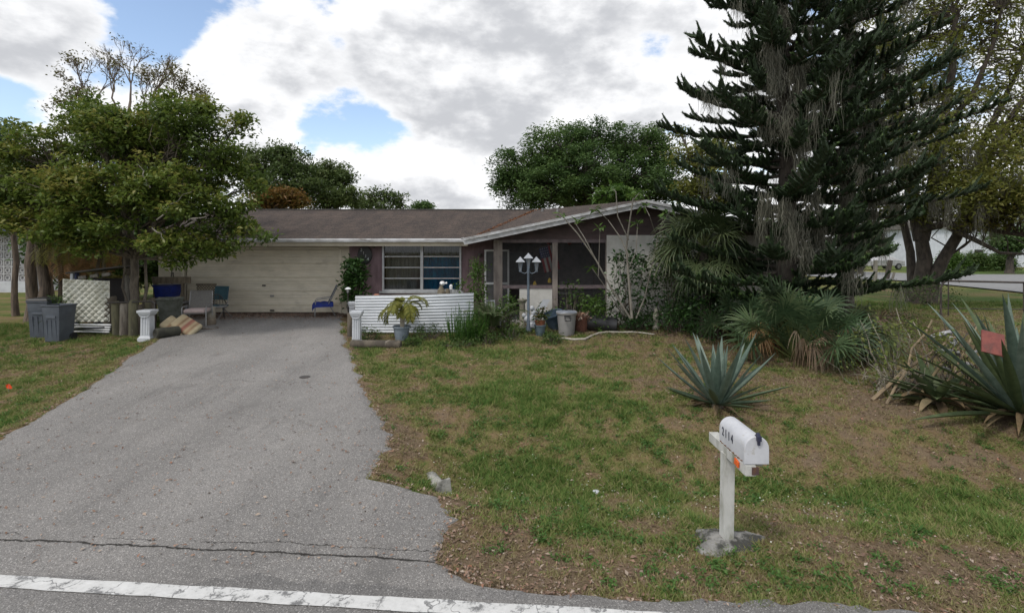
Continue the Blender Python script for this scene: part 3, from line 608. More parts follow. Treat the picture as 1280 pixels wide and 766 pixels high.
t.links.new(tr.outputs[0], ms.inputs[1]); t.links.new(df.outputs[0], ms.inputs[2]); t.links.new(ms.outputs[0], t.nodes['Material Output'].inputs[0])
for (x0, x1, z0, z1) in ((xa, xb, 1.56, 2.80), (xc, xd, 1.56, 2.80), (xc, xd, FL, 1.46)):
    MB().add([(x0, PY + .04, z0), (x1, PY + .04, z0), (x1, PY + .04, z1), (x0, PY + .04, z1)], [(0, 1, 2, 3)]).build('screen', m_scr, H)
# porch interior
M_in = mat('porch_inner_wall', (.16, .13, .13), (.1, .085, .085), 3, .9, .1)
pieces([(-.5, 2.9, FL, 2.88)], 18.2, 18.3).build('porch_back_wall', M_in, H); pieces([(2.9, 3.0, FL, 2.88)], PY + .2, 18.3).build('porch_side_wall', M_in, H)
pieces([(-.55, 2.9, 2.88, 2.93)], PY + .13, 18.3).build('porch_ceiling', M_in, H); pieces([(-.55, 2.9, FL - .3, FL - .003)], PY, 16.89).build('porch_floor', M_conc, H)
dd = MB(); dd.box((-.87, 16.68, 1.55), (.06, .06, 2.1)).box((-.12, 16.68, 1.55), (.06, .06, 2.1)).box((-.495, 16.68, 2.57), (.69, .06, .06)).box((-.495, 16.68, 1.5), (.69, .05, .07)); dd = dd.build('entry_door', M_white, H)
MB().box((-.495, 16.70, 1.55), (.69, .02, 2.0)).build('door_panel', mat('door_screen_grey', (.11, .11, .115), (.08, .08, .085), 4, .6, .05), dd)
pieces([(-.45, .75, 1.5, 2.5)], 18.14, 18.19).build('window', mat('inner_window', (.05, .055, .06), (.03, .03, .035), 3, .3, 0), H)
# ---- things on the porch
fl_ = thing('flag', 'small striped red, white and blue flag hanging tilted inside the left porch screen', 'flag', P(683, 308, 15.25))
fl_.rotation_euler = (0, R(-14), 0)
FW, FH = .62 * .78, .75
b1 = MB(); b2 = MB()
for i in range(7):                       # vertical hang: stripes run downwards
    x = -FW / 2 + FW * (i + .5) / 7; (b1 if i % 2 == 0 else b2).box((x, 0, -FH / 2), (FW / 7 - .002, .006, FH))
b1.build('stripe', mat('flag_red', (.25, .03, .035), (.18, .02, .03), 6, .8, 0), fl_); b2.build('stripe', mat('flag_white', (.4, .38, .35), (.3, .3, .28), 6, .8, 0), fl_)
cn = MB().box((-FW / 2 + FW * 2 / 7, -.005, -.16), (FW * 4 / 7, .005, .32)).build('canton', mat('flag_blue', (.02, .03, .1), (.015, .02, .07), 6, .8, 0), fl_)
for r_ in range(4):
    for c_ in range(4): MB().lathe([(.014, 0), (.014, .003)], (-FW / 2 + .045 + c_ * .062, -.008, -.045 - r_ * .075), 5, True, M90).build('star', MATS['flag_white'], cn)
MB().tube([(-FW / 2 - .06, 0, .01), (FW / 2 + .06, 0, .01)], .009, 6).build('flag_rod', M_wood, fl_)
for (px, py, l) in ((668.5, 355, 'yellow hanging lantern nearer the lamp post inside the left porch screen'), (687, 351, 'yellow hanging lantern beside the middle porch post')):
    o = thing('lantern', l, 'lantern', P(px, py, 15.2), group='yellow lanterns on the porch')
    MB().lathe([(.02, -.06), (.055, -.05), (.06, .0), (.03, .07), (.012, .09)], n=10).build('lantern_body', mat('lantern_yellow', (.75, .52, .05), (.6, .4, .03), 6, .5, 0), o, smooth=True)
    MB().tube([(0, 0, .08), (0, 0, .32)], .004, 5).build('hanging_wire', M_black, o)
# porch furniture silhouettes seen through screens: round table, two chairs, ladder-back
for (x, y, l) in ((1.75, 16.6, 'dark round patio table standing behind the right porch screen'),):
    o = thing('patio_table', l, 'table', (x, y, FL))
    MB().lathe([(.5, .70), (.5, .74)], n=24).build('tabletop', M_grey, o); MB().tube([(0, 0, 0), (0, 0, .7)], .03, 8).build('leg', M_grey, o)
    p = thing('ornament_jar', 'rounded grey jar on the porch table', 'jar', (x - .1, y, FL + .74)); MB().lathe([(.06, 0), (.14, .08), (.16, .18), (.09, .28), (.05, .32)], n=14).build('jar_body', M_woodg, p, smooth=True)
o = thing('wind_chime', 'thin wind chime hanging inside the window', 'wind chime', (-4.0, WY + .12, 2.45))
for i in range(3): MB().tube([(i * .03 - .03, 0, -.1), (i * .03 - .03, 0, -.55 + .06 * i)], .007, 6).build('chime_tube', M_blackm, o)
MB().lathe([(.05, -.1), (.05, -.08)], n=10).build('chime_disc', M_blackm, o)
for (px, c, l) in ((690, (.35, .03, .04), 'small red ornament hung at the top of the left porch screen by the post'), (730, (.03, .05, .4), 'small blue ornament hung at the top of the right porch screen'), (712, (.3, .03, .03), 'small red ornament hung near the top of the right porch screen')):
    p = P(px - 4 if px == 690 else px, 304, 15.3); o = MB().lathe([(.02, -.05), (.06, -.02), (.07, .03), (.02, .06)], n=10).build('hanging_ornament', mat('orn_%d' % px, c, None, 4, .5, 0), None, smooth=True, loc=p); prop(o, l, 'ornament', 'ornaments hanging in the porch')
# ------------------------------------------------------------------ neighbour house far left (pierced block wall)
nb = thing('neighbour_house', 'white neighbouring house with a pierced block wall and dark eave behind the left tree', 'house', (-26.4, 26, .42))
m_wb, t, b = nodes('block_screen'); b.inputs['Base Color'].default_value = (.5, .5, .5, 1)
mb = MB(); bs = .38
for i in range(12):
    for j in range(7):
        x = -2.6 + i * bs; z = .75 + j * bs
        for (dx, dz, w_, h_) in [q for q in ((0, -.5, 1, .12), (0, .5, 1, .12), (-.5, 0, .12, .88), (.5, 0, .12, .88), (0, -.24, .5, .1), (0, .24, .5, .1), (-.24, 0, .1, .4), (.24, 0, .1, .4)) if not ((q[0] == .5 and i < 11) or (q[1] == .5 and j < 6))]:
            mb.box((x + dx * bs, (-.003 if dx else 0), z + dz * bs), (w_ * bs, .07, h_ * bs))
mb.build('pierced_block_wall', mat('block_white', (.5, .5, .5), (.4, .4, .41), 3, .8, .1), nb)
MB().box((-4.5, .10, 1.6), (13, .1, 3.2)).build('wall', mat('neighbour_wall_grey', (.55, .55, .56), (.45, .45, .46), 2, .9, .1), nb)
MB().box((-4.6, -.02, .28), (13, .3, .56)).build('plinth', M_wfresh, nb)
MB().box((-4.5, 3.6, 1.6), (13, 6.4, 3.2)).build('wall', MATS['neighbour_wall_grey'], nb)
MB().add([(-11.5, -.8, 3.3), (2.6, -.8, 3.3), (2.6, 7.5, 3.3), (-11.5, 7.5, 3.3), (-11.5, 3.4, 4.5), (2.6, 3.4, 4.5)], [(0, 1, 5, 4), (2, 3, 4, 5), (1, 2, 5), (3, 0, 4), (0, 3, 2, 1)]).build('roof', mat('neighbour_roof_grey', (.2, .2, .22), (.15, .15, .16), 4, .9, .2), nb)
MB().box((-4.45, -.83, 3.2), (14.1, .05, .22)).build('fascia', mat('fascia_blue', (.06, .08, .13), (.04, .05, .09), 4, .7, 0), nb)
# ------------------------------------------------------------------ mailbox
def mail():
    base = on(1.94, 4.62, -.02); gzv = base.z
    t = thing('mailbox', 'white curbside mailbox numbered 2114 on a square wooden post in a lump of concrete', 'mailbox', base)
    L = lambda x, y, z: Vector((x - base.x, y - base.y, z - base.z))
    mpst = mat('post_white_paint', (.52, .52, .50), (.36, .36, .33), 7, .75, .3, c3=(.22, .22, .17), sc3=6, lo3=.5, hi3=.66, stretch=(1, 1, .4))
    pb = MB(); pb.box((0, 0, .40), (.093, .093, .86), (0, R(.8), R(4))); pb.build('post', mpst, t, bevel=.004)
    am = MB(); am.box(L(1.955, 4.58, .79), (.088, .78, .088)); arm = am.build('arm', mpst, t, bevel=.004)
    MB().box(L(1.90, 4.33, .80), (.012, .075, .05), (R(10), 0, 0)).build('reflector_patch', mat('orange_marking', (.75, .13, .02), (.55, .09, .02), 12, .6, .1), arm)
    MB().box(L(1.99, 4.19, .79), (.055, .02, .06)).build('end_cap', mat('rust_dark', (.05, .03, .045), (.1, .05, .03), 20, .8, .2), arm)
    MB().box(L(2.055, 4.42, .82), (.05, .34, .03)).build('arm_cleat', mpst, arm)
    # shell: arch section extruded towards the road
    W, zb, zs, rr = .098, .842, .965, .098
    prof = [(-W, zb), (-W, zs)] + [(-rr * math.cos(math.pi * k / 14), zs + rr * 1.02 * math.sin(math.pi * k / 14)) for k in range(1, 14)] + [(W, zs), (W, zb)]
    n = len(prof); vs = []
    for y in (4.72, 4.71, 4.235, 4.232): vs += [L(2.01 + x, y, z) for x, z in prof]
    fs = [(i * n + j, i * n + j + 1, (i + 1) * n + j + 1, (i + 1) * n + j)[::-1] for i in range(3) for j in range(n - 1)] + [tuple(range(n)), tuple(3 * n + j for j in range(n))[::-1]] + [(i * n, (i + 1) * n, (i + 2) * n - 1, (i + 1) * n - 1) for i in range(3)]
    mm = mat('mailbox_paint', (.53, .54, .57), (.45, .46, .49), 5, .55, .04, c3=(.36, .34, .30), sc3=11, lo3=.58, hi3=.72)
    sh = MB().add(vs, fs).build('box_shell', mm, t, smooth=True)
    vs = []
    for y, s in ((4.240, 1.035), (4.205, 1.035), (4.200, .99)): vs += [L(2.01 + x * s, y, zs + (z - zs) * s) for x, z in prof]
    fs = [(i * n + j, i * n + j + 1, (i + 1) * n + j + 1, (i + 1) * n + j)[::-1] for i in range(2) for j in range(n - 1)] + [tuple(2 * n + j for j in range(n))[::-1], tuple(range(n))] + [(i * n, (i + 1) * n, (i + 2) * n - 1, (i + 1) * n - 1) for i in range(2)]
    dm = MB().add(vs, fs).build('box_door', mm, t, smooth=True)
    b = MB(); b.box(L(2.02, 4.20, 1.055), (.035, .05, .04)).lathe([(.012, 0), (.02, .01), (.014, .03)], L(2.02, 4.205, 1.065), 10).box(L(2.02, 4.19, 1.03), (.02, .015, .06)); b.build('latch', mat('latch_navy', (.02, .025, .06), (.03, .03, .05), 8, .5, .1), dm)
    for i, ch in enumerate('2114'):
        text('number', ch, .105, mat('number_navy', (.015, .02, .05), None, 6, .5, 0), sh, L(2.01 - W - .003, 4.635 - .063 * i, .955), (R(90), 0, R(-90)), .0012, .72)
    b = MB()
    for i in range(26):
        y = 4.70 - i * .018; b.box(L(2.01 - W - .001, y, zb + .004 + .004 * math.sin(i * 2.1)), (.002, .012, .008 + .005 * math.sin(i * 1.3)))
    b.build('rust_streak', mat('rust', (.22, .12, .05), (.15, .07, .03), 20, .9, 0), sh)
    pb = MB(); pf = []
    n = 26; vs = [(0, 0, .08)]
    rg = np.random.default_rng(8)
    rad = [.30 * (1 + .18 * math.sin(k * .9) + .14 * rg.random()) for k in range(n)]
    for q, (s, z) in enumerate(((.35, .07), (.7, .045), (.92, .012), (1.04, -.06))):
        for k in range(n): a = 2 * math.pi * k / n; vs.append((rad[k] * s * math.cos(a) * 1.12 + .03, rad[k] * s * math.sin(a) * .85, z + (rg.random() - .5) * .018))
    fs = [(0, 1 + k, 1 + (k + 1) % n) for k in range(n)] + [(1 + q * n + k, 1 + (q + 1) * n + k, 1 + (q + 1) * n + (k + 1) % n, 1 + q * n + (k + 1) % n) for q in range(3) for k in range(n)]
    pb.add(vs, fs).build('concrete_footing', mat('footing_concrete', (.27, .265, .25), (.15, .145, .135), 9, .95, .8, 30, c3=(.045, .045, .04), sc3=6, lo3=.44, hi3=.58), t, smooth=True)
mail()
# culvert end and litter
p = G(552, 613); o = thing('culvert_pipe', 'broken grey concrete culvert pipe end poking out of the swale beside the driveway', 'pipe', p, R(-62))
b = MB(); Mx = Euler((0, R(90), 0)).to_matrix(); n = 18
b.lathe([(.10, -.4), (.10, .06), (.08, .06), (.08, -.4)], (0, 0, -.03), n, False, Mx); b.build('pipe_wall', M_conc, o, smooth=True)
b = MB(); b.box((.09, .0, .06), (.035, .17, .2), (0, R(-12), R(8))); b.build('broken_slab', M_conc, o, bevel=.01)
MB().lathe([(.078, -.3), (.078, -.29)], (0, 0, -.03), 12, True, Mx).build('pipe_inside', M_darkvoid, o)
for (px, py, s, l) in ((745, 618, .035, 'crumpled white paper scrap lying in the green swale grass'), (200, 508, .02, None), (92, 628, .02, None)):
    if not l: continue
    p = G(px, py); bm = MB(); rg = np.random.default_rng(px)
    bm.lathe([(.2, 0), (1, .2), (.9, .7), (.2, .9)], n=8); bm.v = [(x * s * (1 + .4 * rg.random()), y * s * (1 + .4 * rg.random()), z * s) for x, y, z in bm.v]
    prop(bm.build('paper_scrap', M_wfresh, None, loc=p + Vector((0, 0, .02))), l, 'litter')
p = G(11, 491); o = thing('marker_flag', 'small orange utility marker flag stuck in the left lawn', 'marker flag', p)
MB().tube([(0, 0, -.03), (0, 0, .16)], .003, 5).build('wire_stem', M_grey, o)
MB().add([(0, 0, .165), (-.05, -.01, .14), (-.055, .01, .09), (0, 0, .07), (.05, .012, .08), (.055, -.01, .13)], [(0, 1, 2, 3), (0, 3, 4, 5)]).build('pennant', mat('flag_orange', (.9, .09, .02), (.8, .08, .02), 5, .6, 0), o)
p = G(381, 472); prop(MB().lathe([(.09, .012), (.1, .02), (.06, .022)], n=16).build('drain_cap', M_blackm, None, loc=p), 'small dark round metal cap set in the driveway', 'cap')
# ------------------------------------------------------------------ left side clutter
def bin_(x, y, rz, m, lidm, lab, hgt=.95, w=.52, lid=0, grp='wheeled bins beside the quilted panel'):
    t = thing('trash_bin', lab, 'trash bin', on(x, y), rz, grp)
    b = MB(); k = w * .5
    b.sqlathe([(k * .80, 0), (k * .82, .02), (k * .94, hgt * .70), (k * .97, hgt * .71), (k * 1.0, hgt * .93), (k * 1.07, hgt * .935), (k * 1.08, hgt * .97), (k * 1.0, hgt * .97), (k * .97, hgt * .9)]); b.build('bin_body', m, t, bevel=.025, smooth=True)
    b = MB()
    for s in (-.5, 0, .5): b.box((s * k, -k * .88, hgt * .33), (.02, .02, hgt * .5), (R(5), 0, 0))
    b.box((0, -k * .97, hgt * .66), (w * .55, .02, .05)); b.build('rib', m, t)
    if lid:
        b = MB(); b.sqlathe([(k * 1.1, 0), (k * 1.1, .03), (k * .9, .075), (k * .3, .09)], (0, 0, hgt * .965)); b.box((0, k * 1.1, hgt * .98), (w * .8, .07, .05)); b.build('lid', lidm, t, bevel=.015)
    for s in (-1, 1): MB().lathe([(.09, -.025), (.09, .025)], (s * k * .95, k * .72, .09), 14, True, Mx).build('wheel', M_black, t)
    MB().bar((-k * .9, k * 1.06, hgt * .87), (k * .9, k * 1.06, hgt * .87), .03).build('handle', lidm, t)
    return t
M_bing = mat('bin_bluegrey', (.10, .115, .14), (.075, .085, .105), 4, .5, .05)
c = G(48, 424); bin_(c.x - .16, c.y + .34, R(6), M_bing, M_black, 'blue grey wheeled trash bin with a black lid, left and behind the open one', .98, .47, 1)
c = G(66, 428); bin_(c.x, c.y + .18, R(-4), M_bing, M_black, 'open-topped blue grey trash bin standing in front of the lidded one', .93, .46, 0)
# quilted panel
c = G(103, 420); o = thing('quilted_panel', 'upright white quilted panel leaning beside the grey trash bins', 'panel', c + Vector((0, .1, 0)), R(3))
nx_, nz_ = 110, 110; W, Hh = 1.18, 1.12
xs = np.linspace(-W / 2, W / 2, nx_); zs = np.linspace(.36, .36 + Hh, nz_); XX_, ZZ_ = np.meshgrid(xs, zs)
u = (XX_ + ZZ_) / .17; v_ = (XX_ - ZZ_) / .17; dp = -np.abs(np.sin(u * math.pi / 1.0) * np.sin(v_ * math.pi)) ** .8 * .075 * np.clip((W / 2 - np.abs(XX_)) / .06, 0, 1)
ZZ2 = ZZ_ - .06 * (XX_ / W + .5) * (ZZ_ - .36) / Hh; ii = (np.arange(nz_ - 1)[:, None] * nx_ + np.arange(nx_ - 1)[None, :]).ravel()
M_quilt = mat('quilt_white', (.66, .66, .6), (.5, .5, .43), 3, .7, .05, c3=(.33, .31, .22), sc3=2.2, lo3=.5, hi3=.8)
arrmesh('quilted_face', np.stack([XX_, dp + .02, ZZ2], -1), 4, M_quilt, o, faces=np.stack([ii, ii + 1, ii + nx_ + 1, ii + nx_], 1))
MB().box((0, .06, .36 + Hh / 2 - .02), (W - .05, .03, Hh - .1)).build('backing', M_wood, o)
b = MB()
for i in range(4): b.box((.02, 0, .10 + i * .062), (W - .02 + .03 * i, .04, .035), (R(-20), R(1.5), 0))
b.build('slat', M_white, o)
MB().tube([(-.52, -.1, -.02), (-.55, -.1, .1), (-.5, -.1, .16), (.55, -.12, .22)], .022, 6).build('base_rail', M_black, o)
# shed frame behind
c = G(100, 416); o = thing('lean_to', 'small dark roofed lean-to with white corner post behind the quilted panel', 'shed', (c.x, c.y + .55, c.z))
MB().box((-.62, -.05, .78), (.07, .1, 1.6)).build('corner_post', M_wfresh, o); MB().box((-.55, 0, .78), (.05, .1, 1.6)).build('corner_post', mat('post_blue', (.05, .06, .13), (.04, .05, .1), 4, .7, 0), o)
MB().box((.62, .3, .75), (.08, .08, 1.5)).build('corner_post', M_woodg, o)
MB().bar((-.75, .35, 1.58), (.75, .35, 1.76), 1.0, .04).build('roof_panel', M_blackm, o)
MB().box((0, .7, .72), (1.3, .05, 1.35)).build('back_board', M_darkvoid, o)
b = MB()
for i in range(3): b.box((-.35 + i * .33, -.05, 1.46 + .04 * i), (.22, .05, .09), (0, R(-7), 0))
b.build('louvre', M_woodg, o)
# log posts
rg = np.random.default_rng(3)
LG = [(136, 418, 47, 12.5), (146, 419, 42, 9), (156, 419, 41, 10.5), (167, 420, 45, 10), (175, 419, 38, 8), (183.5, 416, 40, 8), (191, 415, 42, 7)]
M_logs = [mat('log_%s' % n_, a_, b_, 7, .9, .7, 20, stretch=(1, 1, .25), c3=(.3, .27, .22), sc3=5, lo3=.62, hi3=.75) for n_, a_, b_ in (('brown', (.125, .105, .08), (.06, .05, .04)), ('olive', (.15, .14, .085), (.08, .075, .05)), ('pale', (.27, .24, .2), (.11, .09, .075)))]
labs = ['thick dark timber log post, leftmost of the row beside the quilted panel', 'greenish timber log post, second from the left in the row', 'pale split timber log post with bare wood, third in the row', 'olive brown timber log post under the tree trunk, fourth in the row', 'short dark timber log post just left of the white pedestal', 'timber log post standing right behind the white pedestal', 'slim timber log post right of the white pedestal, last of the row']
for i, (px, py, hp, wp) in enumerate(LG):
    c = G(px, py); s = c.y / F; b = MB(); n = 14; r0 = wp * s / 2 * 1.05; h_ = hp * s; lean = rg.normal() * .02
    prof = [(r0 * 1.03, -.05), (r0, .1 * h_), (r0 * .97, .5 * h_), (r0 * .98, .95 * h_), (r0 * .85, h_)]
    b.lathe(prof, (0, 0, 0), n); b.v = [(x * (1 + .08 * math.sin(5 * math.atan2(y, x) + i)) + lean * z, y * (1 + .06 * math.sin(3 * math.atan2(y, x))), z + (.03 * x / r0 if z > .5 * h_ else 0)) for x, y, z in b.v]
    prop(b.build('log_post', M_logs[[0, 1, 2, 1, 0, 1, 0][i]], None, smooth=True, loc=c), labs[i], 'log post', 'row of upright log posts')
c = G(165, 419); prop(MB().tube([(-.55, .0, .86), (.62, -.02, .90), (.70, -.02, .86), (.72, -.02, .1)], .022, 8).build('pipe_railing', M_blackm, None, smooth=True, loc=(c.x, c.y - .14, c.z)), 'black bent pipe railing running along the top of the log posts', 'railing')
# white pedestals
def pedestal(c, h, w, lab, grp='white plaster pedestals flanking the driveway'):
    t = thing('pedestal', lab, 'pedestal', c, R(4), grp); k = w / 2
    MB().sqlathe([(k * 1.0, -.02), (k * 1.0, .07), (k * .84, .1), (k * .8, .12)]).build('foot', M_wfresh, t, bevel=.008)
    b = MB(); b.sqlathe([(k * .72, .11), (k * .68, h - .13)])
    for s in (-1, 0, 1): b.box((s * k * .4, -k * .72, h * .5), (k * .16, .02, h * .62))
    b.build('shaft', M_wfresh, t, bevel=.006)
    MB().sqlathe([(k * .75, h - .14), (k * .95, h - .1), (k * .95, h - .075), (k * 1.08, h - .06), (k * 1.08, h)]).build('capital', M_wfresh, t, bevel=.008)
    b = MB(); b.tube([(k * .7 * math.cos(a), -k * .86, h - .13 - .035 * math.sin(a)) for a in np.linspace(0, math.pi, 9)], .012, 6); b.build('swag', M_wfresh, t)
    return t
pedestal(G(184.5, 425), .76, .31, 'bright white fluted pedestal in front of the log posts left of the driveway')
pedestal(G(446, 431), .82, .26, 'off-white fluted pedestal at the front left end of the white corrugated screen', 'white plaster pedestals by the corrugated screen')
c = G(441, 405); pedestal((c.x + .0, c.y, c.z), .66, .24, 'small white pedestal half hidden behind the front one by the corrugated screen', 'white plaster pedestals by the corrugated screen')
# rolled tube and cushions
c = G(204, 423); prop(MB().lathe([(.10, -.28), (.13, -.26), (.135, .26), (.11, .28), (.05, .24)], (0, 0, .13), 16, True, Euler((R(90), 0, R(-32))).to_matrix()).build('rolled_mat', mat('mat_olive', (.05, .05, .035), (.025, .025, .02), 9, .9, .4), None, smooth=True, loc=c + Vector((0, .15, 0))), 'dark rolled-up mat lying at the driveway edge left of the cushions', 'mat')
def cush_mat():
    m, t, b = nodes('cushion_stripe'); tc = t.nodes.new('ShaderNodeTexCoord'); s = t.nodes.new('ShaderNodeSeparateXYZ'); t.links.new(tc.outputs['Object'], s.inputs[0])
    cr = t.nodes.new('ShaderNodeValToRGB'); ma = t.nodes.new('ShaderNodeMath'); ma.operation = 'MULTIPLY_ADD'; ma.inputs[1].default_value = 1.25; ma.inputs[2].default_value = .5; t.links.new(s.outputs[0], ma.inputs[0]); t.links.new(ma.outputs[0], cr.inputs[0])
    e = cr.color_ramp.elements; e[0].position = 0; e[0].color = (.42, .36, .24, 1); e[1].position = 1; e[1].color = (.42, .37, .24, 1)
    for p_, c_ in ((.3, (.40, .32, .2)), (.36, (.22, .13, .07)), (.44, (.42, .34, .22)), (.52, (.25, .09, .07)), (.58, (.3, .15, .1)), (.64, (.4, .32, .2)), (.72, (.27, .17, .1)), (.8, (.42, .36, .24))): k = e.new(p_); k.color = c4(c_)
    n = t.nodes.new('ShaderNodeTexNoise'); n.inputs['Scale'].default_value = 8; mx = t.nodes.new('ShaderNodeMixRGB'); mx.blend_type = 'MULTIPLY'; mx.inputs[0].default_value = .5; t.links.new(tc.outputs['Object'], n.inputs['Vector']); t.links.new(cr.outputs[0], mx.inputs[1]); t.links.new(n.outputs['Fac'], mx.inputs[2]); 
    mu = t.nodes.new('ShaderNodeMixRGB'); mu.blend_type = 'MULTIPLY'; mu.inputs[0].default_value = 1; mu.inputs[2].default_value = (1.3, 1.3, 1.3, 1); t.links.new(mx.outputs[0], mu.inputs[1]); t.links.new(mu.outputs[0], b.inputs['Base Color']); b.inputs['Roughness'].default_value = .9; return m
CM = cush_mat()
for (px, py, dz, rot, l) in ((216, 413, .19, (R(28), R(40), R(18)), 'tan striped cushion leaning left of and beneath the other cushion'), (230, 412, .215, (R(34), R(33), R(6)), 'tan and red striped outdoor cushion lying in front at the driveway edge')):
    c = G(px, py + 6); s_ = MB().rbox((0, 0, 0), (.62, .48, .15), .07, None, 4).build('cushion', CM, None, smooth=True, loc=c + Vector((0, .1, dz))); s_.rotation_euler = rot; prop(s_, l, 'cushion', 'striped cushions dumped by the driveway')
# patio chair with pink cushion
def patio_chair(c, rz, lab, fr, fab, grp, cushion=None, towel=None, w=.56, high=.92):
    t = thing('patio_chair', lab, 'chair', c, rz, grp); k = w / 2
    for s in (-1, 1):
        MB().tube([(s * k, -.25, 0), (s * k, -.25, .56), (s * k, -.22, .60), (s * k, .1, .61), (s * k, .22, .58)], .016, 8).build('arm_leg', fr, t, smooth=True)
        MB().tube([(s * k, .32, 0), (s * k, .2, .42), (s * (k - .02), .30, high)], .016, 8).build('back_leg', fr, t, smooth=True)
    MB().box((0, -.02, .42), (w - .04, .48, .025)).tube([(-k, -.25, .42), (k, -.25, .42)], .014, 6).build('seat', fab, t)
    b = MB(); b.add([(-k + .02, .2, .47), (k - .02, .2, .47), (k - .03, .30, high - .02), (-k + .03, .30, high - .02)], [(0, 1, 2, 3)]); b.add([(-k + .02, .215, .47), (k - .02, .215, .47), (k - .03, .315, high - .02), (-k + .03, .315, high - .02)], [(3, 2, 1, 0)]); b.tube([(-k + .02, .3, high), (k - .02, .3, high)], .016, 8); b.build('backrest', fab, t)
    if cushion: MB().rbox((0, -.03, .48), (w - .06, .5, .11), .045).build('seat_cushion', cushion, t, smooth=True)
    return t
c = G(240, 411); patio_chair(c + Vector((0, .25, 0)), R(12), 'grey sling patio chair with a pale pink seat cushion left of the garage door', M_grey, mat('sling_grey', (.17, .165, .155), (.13, .125, .12), 30, .8, .1), 'chairs in front of the garage', mat('cushion_pink', (.5, .40, .38), (.42, .33, .32), 12, .9, .3), high=1.0, w=.6)
c = G(262, 401); o = thing('wire_chair', 'low black wire garden chair behind the patio chair at the garage door', 'chair', c + Vector((.1, .25, 0)), R(35), 'chairs in front of the garage')
b = MB()
for i in range(7): a = i / 6; b.tube([(-.25 + .5 * a, .2, .4), (-.2 + .4 * a, .32, .62 + .12 * math.sin(math.pi * a))], .008, 5)
b.tube([(-.27 + .54 * i / 10, .2 + .14 * math.sin(math.pi * i / 10), .45 + .3 * math.sin(math.pi * i / 10)) for i in range(11)], .014, 6); b.build('backrest', M_blackm, o)
b = MB(); b.lathe([(.25, .38), (.27, .40), (.25, .42)], n=18); b.build('seat', M_grey, o)
for a in (45, 135, 225, 315): MB().tube([(.2 * math.cos(R(a)), .2 * math.sin(R(a)), .4), (.25 * math.cos(R(a)), .25 * math.sin(R(a)), 0)], .012, 6).build('leg', M_blackm, o)
c = G(257, 405); o = thing('folded_chair', 'teal folding chair standing behind the grey patio chair', 'chair', (c.x - .25, c.y + 1.1, c.z), R(-15), 'chairs in front of the garage')
M_teal = mat('teal_fabric', (.03, .085, .11), (.02, .06, .08), 6, .8, .1)
MB().box((0, .1, .8), (.5, .04, .42), (R(-12), 0, 0)).build('backrest', M_teal, o)
MB().box((0, -.1, .42), (.5, .45, .04)).build('seat', M_teal, o)
for s in (-1, 1): MB().tube([(s * .24, -.3, 0), (s * .24, .1, .5), (s * .24, .15, 1.0)], .012, 6).build('leg', M_grey, o); MB().tube([(s * .26, .3, 0), (s * .26, -.25, .5)], .012, 6).build('leg', M_grey, o)
c = G(264, 406); o = thing('gas_burner', 'small rusty metal burner with a can on top beside the patio chair', 'burner', c)
MB().lathe([(.12, 0), (.13, .02), (.12, .2), (.10, .22)], n=16).build('base_drum', mat('tan_metal', (.24, .2, .15), (.15, .12, .09), 9, .5, .1), o, smooth=True); MB().lathe([(.1, .22), (.11, .23), (.11, .5), (.08, .52)], n=16).build('can', mat('pale_can', (.32, .29, .24), (.22, .2, .16), 9, .4, .05), o, smooth=True)
c = G(258, 411); b = MB(); b.tube([(.32 * math.cos(a), .16 * math.sin(a), .02 + .012 * math.sin(3 * a)) for a in np.linspace(0, 6.1, 30)], .014, 6); prop(b.build('hose', mat('hose_tan', (.16, .12, .09), (.1, .08, .06), 9, .6, 0), None, smooth=True, loc=c), 'brown hose lying in a loop on the driveway near the burner', 'hose')
c = G(221, 401); o = thing('bucket', 'pale grey plastic bucket left of the patio chair', 'bucket', c + Vector((0, .2, 0))); MB().lathe([(.13, 0), (.16, .38), (.175, .39), (.175, .41), (.15, .41), (.125, .05)], n=20).build('bucket_body', mat('bucket_grey', (.3, .32, .36), (.24, .26, .3), 5, .5, 0), o, smooth=True); MB().tube([(.165 * math.cos(a), -.02, .40 - .16 * math.sin(a)) for a in np.linspace(0, math.pi, 12)], .005, 5).build('handle', M_grey, o)
# shelving with blue tote
c = G(186, 408); o = thing('work_bench', 'weathered wooden bench frame with a top beam under the tree left of the garage', 'bench', (c.x, c.y + .9, c.z))
for x in (-.45, .40): MB().box((x, 0, .5), (.07, .07, 1.35)).build('leg', M_wood, o)
MB().box((0.06, 0, 1.28), (1.15, .08, .2)).build('top_beam', M_wood, o); MB().box((0, .05, .6), (.95, .5, .05)).build('shelf', M_grey, o); MB().box((-.02, .3, .3), (.9, .05, .55)).build('back_board', M_woodg, o)
o2 = thing('storage_tote', 'blue plastic storage tote on the bench behind the log posts', 'tote', (c.x - .06, c.y + .9, c.z + .78))
b = MB(); b.sqlathe([(.20, 0), (.235, .30), (.25, .31), (.25, .34)]); b.v = [(x * 1.25, y, z) for x, y, z in b.v]; b.build('tote_body', mat('tote_blue', (.01, .03, .22), (.008, .02, .14), 4, .45, 0), o2, bevel=.015); b = MB(); b.box((0, 0, .355), (.66, .53, .03)); b.build('lid', mat('tote_lid_dark', (.012, .02, .09), None, 4, .45, 0), o2)
o3 = thing('plant_stand_box', 'mossy pale grey concrete planter box behind the white pedestal', 'planter', (c.x + .38, c.y + .35, c.z)); MB().sqlathe([(.17, 0), (.24, .72), (.26, .73), (.26, .8), (.21, .8), (.19, .7)]).build('planter_wall', mat('mossy_concrete', (.2, .21, .19), (.12, .13, .1), 5, .9, .3), o3, bevel=.01); MB().box((0, 0, .72), (.4, .4, .04)).build('soil', M_darkvoid, o3)
o4 = thing('lattice_panel', 'brown diamond lattice panel leaning against the left end of the garage wall', 'lattice', (c.x + .82, c.y + 1.4, c.z + .45)); b = MB()
